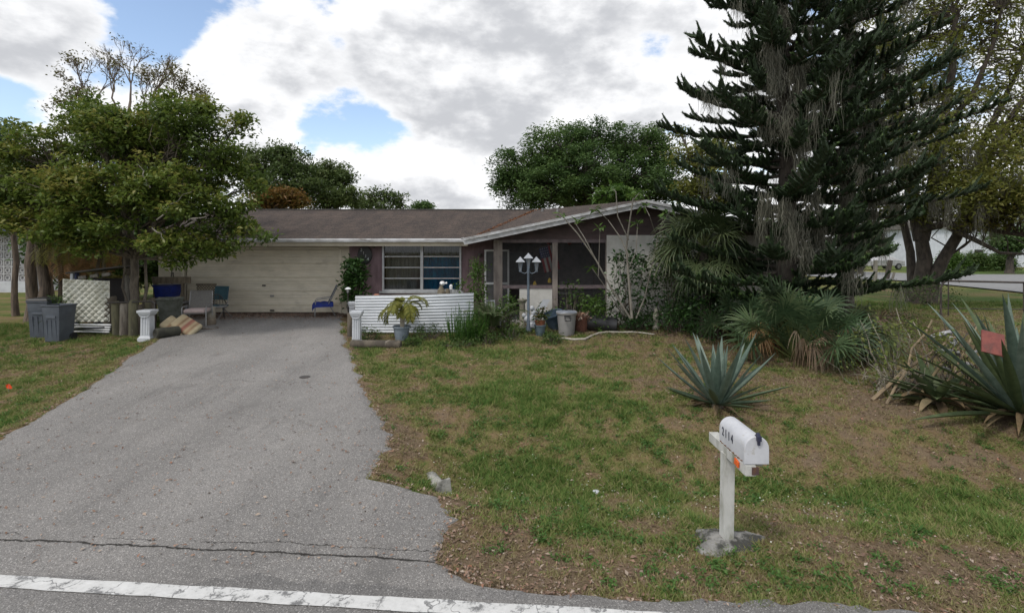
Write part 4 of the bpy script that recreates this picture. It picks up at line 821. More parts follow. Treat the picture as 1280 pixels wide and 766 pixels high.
for i in range(-7, 8):
    for s in (1, -1):
        x0 = i * .085; pts = [(x0 - .3, -.3), (x0 + .3, .3)]
        (xa_, za_), (xb_, zb_) = pts; xa2, xb2 = max(xa_, -.3), min(xb_, .3)
        if xb2 - xa2 < .03: continue
        za2 = za_ + (xa2 - xa_); zb2 = zb_ - (xb_ - xb2); b.bar((xa2, s * .006, .35 + s * za2), (xb2, s * .006, .35 + s * zb2), .008, .03)
b.build('lattice', M_wood, o4); MB().box((0, 0, .035), (.64, .04, .05)).box((0, 0, .665), (.64, .04, .05)).build('lattice_frame', M_wood, o4)
c = P(217, 348, 16.7); prop(MB().tube([(0, -.05, .45), (-.02, -.06, .2), (-.05, -.07, -.05), (0, -.08, -.2), (.05, -.07, -.05), (.02, -.06, .2)], .018, 6).build('hanging_hose_hook', M_blackm, None, loc=c), 'dark looped cord hanging on the narrow wall left of the garage door', 'cord')
# ------------------------------------------------------------------ right of garage
c = G(411, 396); t = thing('camp_chair', 'metal framed chair with blue towel over the seat right of the garage door', 'chair', c + Vector((-.18, .1, 0)), R(-68), 'chairs in front of the garage')
M_navy = mat('chair_navy', (.025, .05, .075), (.02, .035, .055), 6, .8, .1); M_royal = mat('towel_blue', (.012, .03, .2), (.01, .02, .13), 8, .9, .3)
for s in (-1, 1): MB().tube([(s * .25, -.28, 0), (s * .25, -.26, .5), (s * .25, -.2, .56), (s * .25, .2, .6)], .014, 8).build('arm_leg', M_grey, t, smooth=True); MB().tube([(s * .25, .34, 0), (s * .25, .12, .42), (s * .24, .38, .98)], .014, 8).build('back_leg', M_grey, t, smooth=True)
MB().box((0, -.05, .42), (.48, .5, .03)).build('seat', M_navy, t); MB().box((0, .27, .72), (.48, .03, .55), (R(-25), 0, 0)).build('backrest', M_navy, t)
tw = MB(); nn = 14; vs = []
for i in range(nn + 1):
    for j in range(nn + 1):
        x = -.3 + .6 * i / nn; y = -.36 + .62 * j / nn; z = .455 + .02 * math.sin(x * 21) * math.cos(y * 17)
        if abs(x) > .24: z -= (abs(x) - .24) * 2.2
        if y < -.3: z -= (-.3 - y) * 2
        vs.append((x, y, z))
tw.add(vs, [(i * (nn + 1) + j, i * (nn + 1) + j + 1, (i + 1) * (nn + 1) + j + 1, (i + 1) * (nn + 1) + j)[::-1] for i in range(nn) for j in range(nn)]); o = tw.build('towel', M_royal, None, smooth=True, loc=t.location); o.rotation_euler = t.rotation_euler; prop(o, 'royal blue towel draped over the seat of the chair right of the garage door', 'towel')
# corrugated screen
SX0, SX1, SY = (444 - 640) / F * 13.5, (592 - 640) / F * 13.5, 13.5
t = thing('corrugated_screen', 'low white corrugated metal screen across the front of the window bed', 'screen', ((SX0 + SX1) / 2, SY, g1(-2.5, SY)))
n_ = 150; hW = (SX1 - SX0) / 2; vs = []
for i in range(n_ + 1):
    z = .03 + 1.0 * i / n_; y = .014 * math.sin(2 * math.pi * z / .0765)
    vs += [(-hW, y, z * .97), (0, y, z * 1.0 - .01), (hW, y, z * 1.05)]
M_corr = mat('corrugated_white', (.66, .69, .73), (.54, .57, .6), 2, .45, .03, stretch=(.6, 1, 3), c3=(.3, .28, .25), sc3=3, lo3=.62, hi3=.75)
cs = MB().add(vs, [(3 * i + j, 3 * i + j + 1, 3 * i + j + 4, 3 * i + j + 3) for i in range(n_) for j in (0, 1)]).build('corrugated_sheet', M_corr, t, smooth=True); s_ = cs.modifiers.new('s', 'SOLIDIFY'); s_.thickness = .004
for x in (-hW + .05, -.5, .55, hW - .05): MB().box((x, .05, .46), (.05, .05, .98)).build('support_stake', M_woodg, t)
MB().bar((-hW, .045, .985), (hW, .045, 1.06), .05, .03).build('top_rail', M_woodg, t)
t.scale = (1, 1, 1)
# edging log and old post
c = G(470, 434); o = MB().lathe([(.09, -.6), (.105, -.58), (.10, .0), (.11, .55), (.09, .6)], (0, 0, .07), 14, True, Euler((0, R(90), R(-3))).to_matrix()).build('edging_log', M_logs[0], None, smooth=True, loc=c); prop(o, 'short round landscape timber lying in front of the potted palm', 'log')
c = G(438, 421); prop(MB().lathe([(.08, -.03), (.08, .6), (.07, .62)], n=12).build('stub_post', M_logs[0], None, smooth=True, loc=c), 'dark stub post behind the off-white pedestal at the driveway edge', 'post')
# solar light
def solar(c, h, lab):
    t = thing('solar_light', lab, 'garden light', c, 0); MB().tube([(0, 0, 0), (0, 0, h - .1)], .012, 6).build('stake', M_blackm, t)
    MB().lathe([(.03, h - .1), (.045, h - .02), (.04, h)], n=12).build('lamp_glass', M_grey, t, smooth=True); MB().lathe([(.085, h), (.05, h + .035), (.01, h + .05)], n=14).build('lamp_cap', M_white, t, smooth=True); return t
c = G(448.5, 409); solar((c.x, 13.75, g1(c.x, 13.7)), 1.17, 'slim solar garden light on a stake at the left end of the corrugated screen')
# figurines above screen
c = P(553, 366, 13.62); t = thing('garden_figurine', 'stone animal figurine with a pale bird on its head behind the corrugated screen', 'figurine', (c.x, 13.75, g1(c.x, 13.7)))
b = MB(); b.lathe([(.1, 0), (.12, .5), (.08, .9), (.11, 1.0), (.10, 1.12), (.05, 1.2), (.045, 1.25)], (-.05, 0, 0), 12).lathe([(.05, 0), (.06, .9), (.07, 1.05), (.05, 1.16)], (.12, .03, 0), 10); b.build('stone_body', mat('figurine_stone', (.2, .17, .12), (.12, .1, .07), 12, .9, .3), t, smooth=True)
b = MB(); b.lathe([(.01, 0), (.06, .03), (.075, .07), (.05, .12), (.01, .13)], (-.02, 0, 1.24), 12).lathe([(.015, 0), (.03, .03), (.02, .06)], (.06, -.01, 1.3), 8, True, Euler((0, R(60), 0)).to_matrix()); b.build('white_top', M_white, t, smooth=True)
c = P(470, 372, 13.7); o = thing('terracotta_ornament', 'small terracotta ornament peeking over the left part of the corrugated screen', 'ornament', (c.x, 13.75, g1(c.x, 13.7))); MB().lathe([(.08, 0), (.1, .9), (.12, 1.0), (.06, 1.08)], n=12).build('ornament_body', M_terra, o, smooth=True)
c = P(563, 366, 13.62); o = thing('small_post_light', 'tiny white capped post light right of the stone figurine', 'garden light', (c.x, 13.75, g1(c.x, 13.7))); MB().tube([(0, 0, 0), (0, 0, 1.15)], .02, 8).build('post', M_grey, o); MB().lathe([(.04, 1.15), (.045, 1.25), (.02, 1.28)], n=10).build('cap', M_white, o)
# ------------------------------------------------------------------ lamp post
c = G(658.5, 402); c = Vector((c.x, 14.0, g1(.4, 14))); t = thing('lamp_post', 'pale blue grey garden lamp post with three white lantern heads before the porch', 'lamp post', c)
M_lp = mat('lamp_post_paint', (.15, .185, .23), (.11, .14, .18), 6, .5, .05); hP = 1.95
MB().lathe([(.10, 0), (.10, .04), (.06, .1), (.045, .3), (.038, .32), (.034, hP - .35), (.045, hP - .33), (.025, hP)], n=14).build('pole', M_lp, t, smooth=True)
for s in (-1, 1): MB().tube([(0, 0, hP - .3), (s * .1, 0, hP - .36), (s * .2, 0, hP - .32), (s * .22, 0, hP - .2)], .012, 6).build('arm', M_lp, t)
for (x, z) in ((-.22, hP - .2), (0, hP - .1), (.22, hP - .2)):
    b = MB()
    for a in range(4): q = R(45 + 90 * a); b.bar((x + .03 * math.cos(q), .03 * math.sin(q), z - .1), (x + .085 * math.cos(q), .085 * math.sin(q), z + .16), .012)
    b.sqlathe([(.035, -.02), (.035, 0)], (x, 0, z - .09)); ln = b.build('lantern_head', M_lp, t)
    MB().sqlathe([(.025, -.085), (.055, .15)], (x, 0, z)).build('lantern_glass', mat('lantern_glass', (.22, .23, .25), (.16, .17, .19), 4, .1, 0), ln)
    MB().sqlathe([(.125, .155), (.12, .17), (.03, .27), (.012, .30)], (x, 0, z)).build('lantern_roof', mat('lantern_cap', (.36, .38, .41), (.28, .3, .33), 9, .5, 0), ln)
# birdbath pedestal, white swan/cherub ornament cluster, pots
c = G(653, 410); t = thing('birdbath_pillar', 'narrow weathered stone pillar left of the white angel statue', 'pillar', c); MB().lathe([(.13, 0), (.12, .05), (.08, .1), (.085, .45), (.075, .68), (.11, .74), (.14, .78), (.14, .81)], n=18).build('pillar_shaft', mat('pillar_stone', (.3, .28, .23), (.2, .18, .14), 9, .9, .4), t, smooth=True)
c = G(667, 411); t = thing('garden_statue', 'white winged garden statue beside the stone pillar', 'statue', c); t.scale = (1.5, 1.3, 1.35)
b = MB(); b.lathe([(.10, 0), (.13, .05), (.11, .12), (.08, .14)], n=14); b.build('plinth', M_wfresh, t, smooth=True)
def blobs(mb, items, n=12):
    for (c_, r_) in items:
        pr = [(math.sin(math.pi * k / 8) * r_[0] + .0005, -math.cos(math.pi * k / 8) * r_[2]) for k in range(9)]; s0 = len(mb.v); mb.lathe(pr, (0, 0, 0), n, False)
        for q in range(s0, len(mb.v)): x, y, z = mb.v[q]; mb.v[q] = (c_[0] + x, c_[1] + y * r_[1] / r_[0], c_[2] + z)
    return mb
blobs(MB(), [((0, 0, .2), (.09, .08, .11)), ((.02, 0, .33), (.07, .06, .09)), ((-.03, -.02, .43), (.045, .045, .055)), ((-.12, 0, .2), (.06, .05, .07)), ((-.18, 0, .28), (.04, .03, .05))]).build('figure_body', M_wfresh, t, smooth=True)
b = MB(); sd0 = Vector((.2, 0, .98))
for s in (-1, 1):
    for k in range(6): b.strip([(0.03, s * .03, .36), (.10 + .02 * k, s * .06, .42 + .03 * k), (.22 + .015 * k, s * .08, .42 + .035 * k)], [.02, .035, .01], (-.5, 0, .8))
b.build('wing', M_wfresh, t)
c = G(675, 419); pot = thing('flower_pot', 'blue grey pot with terracotta insert and ragged plant left of the grey trash can', 'plant pot', c)
MB().lathe([(.11, 0), (.15, .24), (.165, .25), (.165, .28), (.13, .28), (.12, .2)], n=18).build('pot_body', mat('pot_bluegrey', (.10, .14, .16), (.07, .1, .12), 5, .6, .1), pot, smooth=True); MB().lathe([(.10, .2), (.14, .38), (.15, .39), (.11, .39), (.09, .3)], n=16).build('inner_pot', M_terra, pot, smooth=True)
rq = np.random.default_rng(4); pp = rq.normal(size=(140, 3)) * [.09, .08, .12] + [0, 0, .52]; Vv, rr = leaves(pp, .12, rq, up=.3)
arrmesh('foliage', Vv, 4, leafmat('pot_leaf', [(.03, .05, .015), (.05, .08, .02), (.14, .09, .04)], .2), pot, rnd=rr)
# trash can
c = G(709.5, 421); t = thing('garbage_can', 'light grey round garbage can with a black handle in front of the porch', 'trash can', c + Vector((0, .25, 0)))
M_can = mat('can_grey', (.27, .265, .26), (.22, .215, .21), 3, .55, .05)
MB().lathe([(.20, 0), (.205, .02), (.25, .56), (.275, .57), (.28, .61), (.26, .62), (.24, .58), (.19, .05)], n=28).build('can_body', M_can, t, smooth=True)
b = MB(); b.lathe([(.28, .612), (.27, .63), (.12, .65), (.1, .655)], n=28); b.v = [(x, y, z + .05 * math.sin(3 * math.atan2(y, x)) * (x * x + y * y) ** .5) for x, y, z in b.v]; b.build('lid_bag', mat('lid_bluegrey', (.26, .29, .33), (.2, .22, .26), 5, .4, .1), t, smooth=True)
MB().tube([(-.07, -.265, .53), (-.075, -.30, .5), (-.07, -.30, .42), (.07, -.30, .42), (.075, -.30, .5), (.07, -.265, .53)], .013, 6).box((0, -.262, .54), (.17, .03, .03)).build('handle', M_black, t)
c = G(696, 416); t = thing('blue_tub', 'blue grey plastic tub tipped behind the left side of the light grey garbage can', 'tub', c + Vector((.05, .55, .05)), 0, rot=(R(12), R(-18), 0)); MB().lathe([(.2, 0), (.27, .42), (.29, .43), (.29, .46), (.26, .46), (.19, .03)], n=22).build('tub_wall', mat('tub_blue', (.08, .12, .17), (.05, .08, .12), 5, .5, .05), t, smooth=True)
c = G(728, 417); t = thing('leaf_basket', 'rust brown wicker basket of dead leaves between garbage can and black barrel', 'basket', c + Vector((0, .3, 0)))
MB().lathe([(.16, 0), (.2, .45), (.17, .45), (.15, .05)], n=18).build('basket_wall', mat('wicker', (.16, .065, .04), (.07, .03, .02), 30, .9, .6, 60), t, smooth=True)
pp = rq.normal(size=(500, 3)) * [.1, .1, .05] + [0, 0, .42]; Vv, rr = leaves(pp, .09, rq, up=.5); arrmesh('dead_leaves', Vv, 4, lm, t, rnd=rr)
c = G(753, 416); t = thing('black_barrel', 'black plastic barrel lying on its side at the bed edge before the porch', 'barrel', c + Vector((0, .32, .21)), 0, rot=(0, R(97), R(-6)))
MB().lathe([(.19, .44), (.21, .42), (.215, .2), (.22, .19), (.225, -.36), (.25, -.37), (.255, -.43), (.22, -.43), (.19, -.3), (.15, .38)], n=28, caps=False).lathe([(.17, .44), (.12, .445)], n=28).build('barrel_wall', M_black, t, smooth=True)
# white branch/pipe on the lawn
path = [G(px, py) + Vector((0, 0, .035)) for px, py in ((697, 425), (706, 424.5), (716, 426), (731, 425.5), (738, 422), (748, 418), (760, 416.5), (776, 417), (790, 416.5), (803, 417.5), (818, 419.5))]
o0 = path[0].copy(); prop(MB().tube([p - o0 for p in path], [.035, .03, .032, .03, .028, .028, .025, .026, .022, .02, .015], 8).build('fallen_branch', mat('bleached_branch', (.42, .40, .35), (.3, .27, .22), 15, .9, .4), None, smooth=True, loc=o0), 'long bleached pale branch lying on the lawn in front of the black barrel', 'branch')
# lantern statue in the bed by stucco wall, wheel, white patio chairs behind the fern
c = P(820, 392, 14.2); t = thing('stone_lantern', 'small pale garden statuette against the white stucco wall', 'statue', (c.x, 14.2, g1(c.x, 14.2)))
MB().lathe([(.1, 0), (.1, .08), (.06, .12), (.08, .3), (.09, .42), (.05, .5), (.055, .56), (.02, .62)], n=12).build('statuette_body', mat('statuette', (.4, .38, .32), (.26, .24, .2), 12, .9, .3), t, smooth=True)
c = P(796, 376, 14.7); t = thing('wagon_wheel', 'old metal wheel leaning on the stucco wall behind the bare plumeria trunks', 'wheel', (c.x, 14.72, .5 + .33), 0, rot=(R(80), 0, 0))
MB().tube([(.33 * math.cos(a), .33 * math.sin(a), 0) for a in np.linspace(0, 2 * math.pi, 33)], .018, 6, False).build('rim', M_blackm, t); MB().lathe([(.05, -.04), (.05, .04)], n=12).build('hub', M_blackm, t)
b = MB()
for k in range(10): a = k * math.pi / 5; b.tube([(.04 * math.cos(a), .04 * math.sin(a), 0), (.33 * math.cos(a), .33 * math.sin(a), 0)], .006, 5)
b.build('spokes', M_blackm, t)
for (px, Y, l) in ((616, 14.35, 'white plastic garden chair half hidden behind the fern by the porch corner'),):
    c = P(px, 375, Y); o = thing('plastic_chair', l, 'chair', (c.x, Y, .42), R(25)); o.scale = (.85, .85, .85)
    for sx in (-1, 1):
        for sy in (-1, 1): MB().bar((sx * .2, sy * .2, 0), (sx * .18, sy * .18, .42), .04).build('leg', M_wfresh, o)
        MB().tube([(sx * .24, -.2, .42), (sx * .25, -.18, .62), (sx * .25, .15, .64), (sx * .2, .24, .6)], .022, 6).build('armrest', M_wfresh, o)
    MB().rbox((0, 0, .42), (.46, .44, .03), .012).build('seat', M_wfresh, o)
    b = MB()
    for k in range(5): b.bar((-.16 + .08 * k, .21, .44), (-.18 + .09 * k, .32, .85), .045, .02)
    b.bar((-.21, .32, .85), (.21, .32, .85), .05, .03); b.build('backrest', M_wfresh, o)
# bicycle-ish dark wheel shapes behind fern: a tilted tyre
c = P(627, 392, 14.1); t = thing('old_tyre', 'dark tyre standing among plants below the porch corner', 'tyre', (c.x, 14.1, .42 + .28), 0, rot=(R(80), 0, R(30)))
MB().tube([(.24 * math.cos(a), .24 * math.sin(a), 0) for a in np.linspace(0, 2 * math.pi, 33)], .05, 8, False).build('tyre_ring', M_black, t, smooth=True)
# ------------------------------------------------------------------ tubular gate, far right
ga = FG(1172, 382); t = thing('tube_gate', 'rusty dark tubular metal gate frame standing in the grass beyond the agave', 'gate', on(ga[0], 17.0))
s = 17 / F; zt = P(0, 351, 17).z - g1(14.2, 17); x0 = (1176 - 640) / F * 17
t.location = (x0, 17.0, g1(x0, 17)); 
MB().tube([(0, 0, -.05), (0, 0, zt - .25), (.06, 0, zt - .08), (.2, 0, zt), (1.8, -.1, zt - .03), (4.6, -.3, zt - .08)], .032, 8).build('top_tube', mat('gate_rust', (.07, .055, .045), (.04, .033, .03), 8, .7, .2), t, smooth=True)
MB().tube([(.25, 0, -.05), (.25, 0, zt)], .018, 6).build('upright', MATS['gate_rust'], t); MB().tube([(2.6, -.15, -.05), (2.6, -.15, zt - .03)], .018, 6).build('upright', MATS['gate_rust'], t); MB().tube([(0, 0, .25), (4.6, -.3, .22)], .018, 6).build('lower_tube', MATS['gate_rust'], t)
# leaning posts by the far street
for i, (px, pb, ph, ln, lab, wd_p, m_) in enumerate(((1108, 349, 25, 5, 'dark leaning wooden post at the street verge left of the oak', 4, M_barkd), (1094, 350, 26, .5, 'upright grey wooden post left of the leaning one by the street', 3.2, M_woodg), (1115, 349, 10, 3, 'short thin stake right of the leaning post', 2, M_woodg))):
    c = FG(px, pb); s = c[1] / F; o = MB().box((ln * s / 2, 0, ph * s / 2), (wd_p * s, wd_p * s, ph * s), (0, math.atan2(ln, ph), 0)).build('verge_post', m_, None, loc=(c[0], c[1], g1(c[0], c[1]))); prop(o, lab, 'post', 'old posts on the verge')
# parked car far away
def car(px, py, Y, rz, m, lab):
    c = FG(px, py); Y = c[1]; t = thing('parked_car', lab, 'car', c, rz)
    prof = [(-2.2, .35), (-2.25, .7), (-2.1, .95), (-1.3, 1.02), (-.7, 1.42), (.7, 1.45), (1.4, 1.05), (2.2, .92), (2.25, .4)]
    n = len(prof); vs = []
    for y, k in ((-.85, 1), (.85, 1)): vs += [(x, y * (1 if z < 1.1 else .82), z) for x, z in prof]
    MB().add(vs, [tuple(range(n)), tuple(range(2 * n - 1, n - 1, -1))] + [(j, n + j, n + (j + 1) % n, (j + 1) % n) for j in range(n)]).build('body', m, t, bevel=.08)
    b = MB(); b.add([(-1.1, -.80, 1.05), (1.2, -.80, 1.08), (.65, -.712, 1.38), (-.65, -.712, 1.36)], [(0, 1, 2, 3)]); b.build('side_window', M_black, t)
    for x in (-1.4, 1.4):
        for s in (-1, 1): w_ = MB().lathe([(.33, -.1), (.33, .1)], (x, s * .8, .33), 16, True, M90).build('wheel', M_black, t); MB().lathe([(.2, -.105), (.2, .105)], (x, s * .8, .33), 12, True, M90).build('rim', M_grey, w_)
car(1100, 336.5, 55, R(8), mat('car_white', (.45, .45, .46), None, 4, .3, 0), 'small white parked car across the far street left of the oak trunk')
# far building right
bd = thing('white_building', 'white two storey building with a recessed balcony beyond the street hedge', 'building', (50.5, 62, .4))
Mw = mat('far_white_wall', (.60, .63, .68), (.52, .55, .6), 2, .8, .05)
b = MB(); b.box((5.4, 4, 2.4), (10.4, 8, 4.8)); b.build('wall', Mw, bd); b = MB(); b.box((17.6, 5, 3.1), (14, 8, 6.2)); b.build('wall', Mw, bd)
b = MB(); b.add([(-.4, -.4, 4.8), (11, -.4, 4.8), (11, 8.4, 4.8), (-.4, 8.4, 4.8), (-.4, 4, 6.0), (11, 4, 6.0)], [(0, 1, 5, 4), (2, 3, 4, 5), (1, 2, 5), (3, 0, 4)]); b.build('roof', mat('far_roof', (.16, .15, .14), (.12, .11, .1), 4, .9, .1), bd)
b = MB(); b.box((17.6, 5, 6.35), (15, 9.2, .3)); b.build('roof', MATS['far_roof'], bd)
for x in (8.4, 12.6, 16.8): MB().box((x, -.02 if x < 10 else .98, 4.0), (2.2, .05, 1.3)).build('balcony_recess', mat('recess_brown', (.12, .07, .05), (.08, .05, .04), 3, .8, 0), bd); MB().box((x, -.3 if x < 10 else .7, 3.3), (2.4, .5, .14)).build('balcony_ledge', Mw, bd)
for x in (3.2, 6.0): MB().box((x, -.02, 1.6), (1.0, .05, 1.2)).build('window', M_darkvoid, bd)
b2_ = thing('grey_house', 'low grey house with dark roof far across the street left of the oak', 'house', (34, 72, .4)); MB().box((0, 3, 1.4), (22, 6, 2.8)).build('wall', mat('far_grey_wall', (.3, .29, .28), (.24, .23, .22), 2, .9, 0), b2_)
MB().add([(-12, -.6, 2.8), (12, -.6, 2.8), (12, 6.6, 2.8), (-12, 6.6, 2.8), (-10, 3, 4.1), (10, 3, 4.1)], [(0, 1, 5, 4), (2, 3, 4, 5), (1, 2, 5), (3, 0, 4)]).build('roof', MATS['far_roof'], b2_)
for x in (-8, -4, 1, 5): MB().box((x, -.02, 1.6), (1.3, .05, 1.1)).build('window', M_darkvoid, b2_)
MB().box((-1.5, -.02, 1.05), (.9, .05, 2.1)).build('door', mat('door_white', (.5, .5, .5), None, 3, .6, 0), b2_)
# ------------------------------------------------------------------ vegetation helpers
def curve(a, b, sag=0.0, n=7, rng=None, wob=0.0):
    a = Vector(a); b = Vector(b); L = (b - a).length; out = []
    for i in range(n):
        t_ = i / (n - 1); p = a.lerp(b, t_) + Vector((0, 0, sag * L * 4 * t_ * (1 - t_)))
        if rng is not None and 0 < i < n - 1: p += Vector(rng.normal(size=3)) * wob * L
        out.append(p)
    return out
def lobes_px(lst, dY=0):
    out = []
    for (px, py, Y, r) in lst:
        c = P(px, py, Y); rr = r * Y / F; out.append((c, rr))
    return out
def tree(name, label, base, fork_h, lobes, lm_, bm_, nclus, nleaf, lsize, trunk_r, seed, group=None, cr=.17, lean=None, cat='tree', flat=.75, extra=None, twig_r=.012, bias=.45, up=.5, asp=.45, depth=1.0):
    rng = np.random.default_rng(seed); base = Vector(base); t = thing(name, label, cat, base, 0, group)
    fork = Vector((0, 0, fork_h)) + (Vector(lean) if lean else Vector((0, 0, 0)))
    tb = MB(); tp = curve((0, 0, -.15), fork, 0, 7, rng, .012); tb.tube(tp, [trunk_r * k for k in (1.5, 1.12, 1.0, .95, .9, .88, .85)], 10)
    bb = MB(); PT = []; RN = []; cl = []
    wts = np.array([r ** 2 for _, r in lobes]); wts = wts / wts.sum()
    for (c, r), w_ in zip(lobes, wts):
        c = c - base; L = (c - fork).length; r0 = trunk_r * min(.75, .25 + .45 * r / max(rr_ for _, rr_ in lobes))
        lp = curve(fork, c, .06, 7, rng, .035); bb.tube(lp, np.linspace(r0, max(twig_r * 1.6, r0 * .25), 7), 6, False)
        tone = rng.normal() * .1
        for _ in range(max(2, int(nclus * w_))):
            d = rng.normal(size=3); d /= np.linalg.norm(d); q = rng.random() ** bias; d[2] *= flat
            e = c + Vector((d[0], d[1] * depth, d[2])) * r * q
            st = lp[int(rng.integers(3, 7))]; bp = curve(st, e, .05, 5, rng, .05); bb.tube(bp, np.linspace(twig_r * 1.5, twig_r * .5, 5), 4, False)
            m_ = int(nleaf * rng.uniform(.5, 1.4)); sp = rng.normal(size=(m_, 3)); sp /= np.linalg.norm(sp, axis=1)[:, None]; sp *= (rng.random((m_, 1)) ** .4) * np.array([cr, cr, cr * .6]) * 1.75 * rng.uniform(.65, 1.25)
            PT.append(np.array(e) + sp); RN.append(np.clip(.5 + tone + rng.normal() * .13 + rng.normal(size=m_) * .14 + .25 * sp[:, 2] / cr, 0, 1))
    tb.build('trunk', bm_, t, smooth=True); bb.build('limb', bm_, t, smooth=True)
    if extra: extra(t, base, rng)
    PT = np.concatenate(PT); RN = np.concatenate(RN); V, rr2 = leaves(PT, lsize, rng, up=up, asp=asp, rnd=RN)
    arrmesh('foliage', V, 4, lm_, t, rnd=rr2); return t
def fan(mb, o, d, L, rng, n=24, spread=120, droop=.2, w=.018, petiole=None, tone=None, roll=True):
    o = Vector(o); d = Vector(d).normalized(); s = d.cross(Vector((0, 0, 1)))
    if s.length < .1: s = Vector((1, 0, 0))
    s.normalize(); rl = Matrix.Rotation(rng.uniform(-1.1, 1.1) if roll else 0, 3, d); s = rl @ s; nrm = s.cross(d).normalized(); tn = rng.random() if tone is None else tone
    for i in range(n):
        a = R(spread) * (2 * i / (n - 1) - 1) + rng.normal() * .03; q = d * math.cos(a) + s * math.sin(a) + nrm * .12 * (i % 2 - .5)
        l = L * (.72 + .28 * math.cos(a * .6)) * rng.uniform(.85, 1.08); sv = nrm.cross(q).normalized(); dz = Vector((0, 0, -1)) * droop * l
        mb.cur = float(np.clip(tn + rng.normal() * .12, 0.01, 1)); mb.strip([o + q * .02, o + q * l * .4, o + q * l * .75 + dz * .35, o + q * l * .97 + dz], [w * .35, w, w * .6, .0015], sv)
def deadfan(t, m_, o, d, L, rng, **k):
    b = MB(); fan(b, o, d, L, rng, **k); b.build('dead_leaf', m_, t)['label'] = 'withered tan fan leaf hanging down'
def fanplant(name, label, c, nl, L, H, lm_, seed, dead=None, cat='palm', group=None, deadm=None, up=(10, 75), trunk=None, droop=.2, n=24, w=.018, pet=.7):
    rng = np.random.default_rng(seed); t = thing(name, label, cat, c, 0, group); lf = MB(); st = MB(); z0 = trunk[0] if trunk else .05
    for i in range(nl):
        az = i * 2.39996 + rng.normal() * .2; el = R(rng.uniform(*up)); l_ = H * rng.uniform(.7, 1.05)
        d = Vector((math.cos(az) * math.cos(el), math.sin(az) * math.cos(el), math.sin(el))); b0 = Vector((0, 0, z0)); e = b0 + d * l_ * pet + Vector((0, 0, -.1 * l_ * math.cos(el)))
        st.tube([b0, b0.lerp(e, .5) + Vector((0, 0, .05 * l_)), e], [.014, .01, .007], 5, False)
        d2 = (d + Vector((0, 0, -.35 * math.cos(el)))).normalized(); fan(lf, e, d2, L * rng.uniform(.8, 1.1), rng, n=n, droop=droop, w=w)
    if trunk: MB().tube(curve((0, 0, -.1), (0, 0, z0), 0, 6, rng, .01), [trunk[1] * 1.2, trunk[1], trunk[1], trunk[1], trunk[1] * 1.1, trunk[1] * 1.3], 12).build('trunk', M_barkd, t, smooth=True)
    st.build('stem', leafmat('petiole_green', [(.08, .1, .03), (.12, .11, .05)], 0), t); lf.build('fan_leaf', lm_, t)
    if dead:
        ds = MB()
        for (off, dl, ln) in dead:
            off = Vector(off); [deadfan(t, deadm, off + Vector(rng.normal(size=3)) * .13, Vector(dl) + Vector(rng.normal(size=3)) * .5, ln * rng.uniform(.7, 1.1), rng, n=10, spread=rng.uniform(25, 50), droop=rng.uniform(.4, 1.0), w=w * .75) for _ in range(5)]; ds.tube([Vector((0, 0, z0)), Vector((0, 0, z0)).lerp(off, .5) + Vector((0, 0, .15)), off], [.014, .011, .008], 5, False)
        ds.build('dead_stem', M_wood, t)
    return t
def frond(mb, b0, az, el, L, rng, nlf=18, ll=.2, w=.012, arch=.6, tone=.5, st=None):
    pts = []; p = Vector(b0); e = el
    for i in range(9):
        pts.append(p.copy()); d = Vector((math.cos(az) * math.cos(e), math.sin(az) * math.cos(e), math.sin(e))); p = p + d * L / 8; e -= arch / 8 * (1 + i * .25)
    if st: st.tube(pts, np.linspace(.010, .003, 9), 4, False)
    side = Vector((-math.sin(az), math.cos(az), 0))
    for i in range(nlf):
        f = .18 + .8 * i / nlf; k = f * 8; j = min(int(k), 7); o = pts[j].lerp(pts[j + 1], k - j); d = (pts[j + 1] - pts[j]).normalized(); ln = ll * (1 - .55 * abs(f - .45) * 1.6) * rng.uniform(.85, 1.1)
        for s in (-1, 1):
            q = (side * s * .85 + d * .6 + Vector((0, 0, .12))).normalized(); mb.cur = float(np.clip(tone + rng.normal() * .15, .01, 1)); nv = q.cross(d).normalized() if q.cross(d).length > .01 else Vector((0, 0, 1)); sv = q.cross(nv)
            mb.strip([o, o + q * ln * .5, o + q * ln + Vector((0, 0, -.3 * ln))], [w * .5, w, .001], sv)
def bush(name, label, c, r, h, lm_, seed, nclus=40, nleaf=22, ls=.07, cat='shrub', stems=7, group=None, stm=None, z0=.1, up=.4, asp=.5, cr=.08, thin=0):
    rng = np.random.default_rng(seed); t = thing(name, label, cat, c, 0, group); st = MB(); PT = []; RN = []
    for i in range(nclus):
        a = rng.random() * 6.28; q = rng.random() ** .5 * r; z = z0 + (h - z0) * rng.random() ** .8; q *= (1 - .45 * (z / h) ** 2); e = Vector((q * math.cos(a), q * math.sin(a), z))
        if i < stems * 3: st.tube(curve((e.x * .25, e.y * .25, -.05), e, .04, 5, rng, .03), [.011, .009, .008, .006, .003], 4, False)
        m_ = int(nleaf * rng.uniform(.5, 1.4)); PT.append(np.array(e) + rng.normal(size=(m_, 3)) * cr); RN.append(np.clip(rng.normal(.5, .15) + rng.normal(size=m_) * .15, 0, 1))
    V, rr = leaves(np.concatenate(PT), ls, rng, up=up, asp=asp, rnd=np.concatenate(RN)); V[:, 2] = np.maximum(V[:, 2], 0.0)
    st.build('stem', stm or M_bark, t); arrmesh('foliage', V, 4, lm_, t, rnd=rr); return t
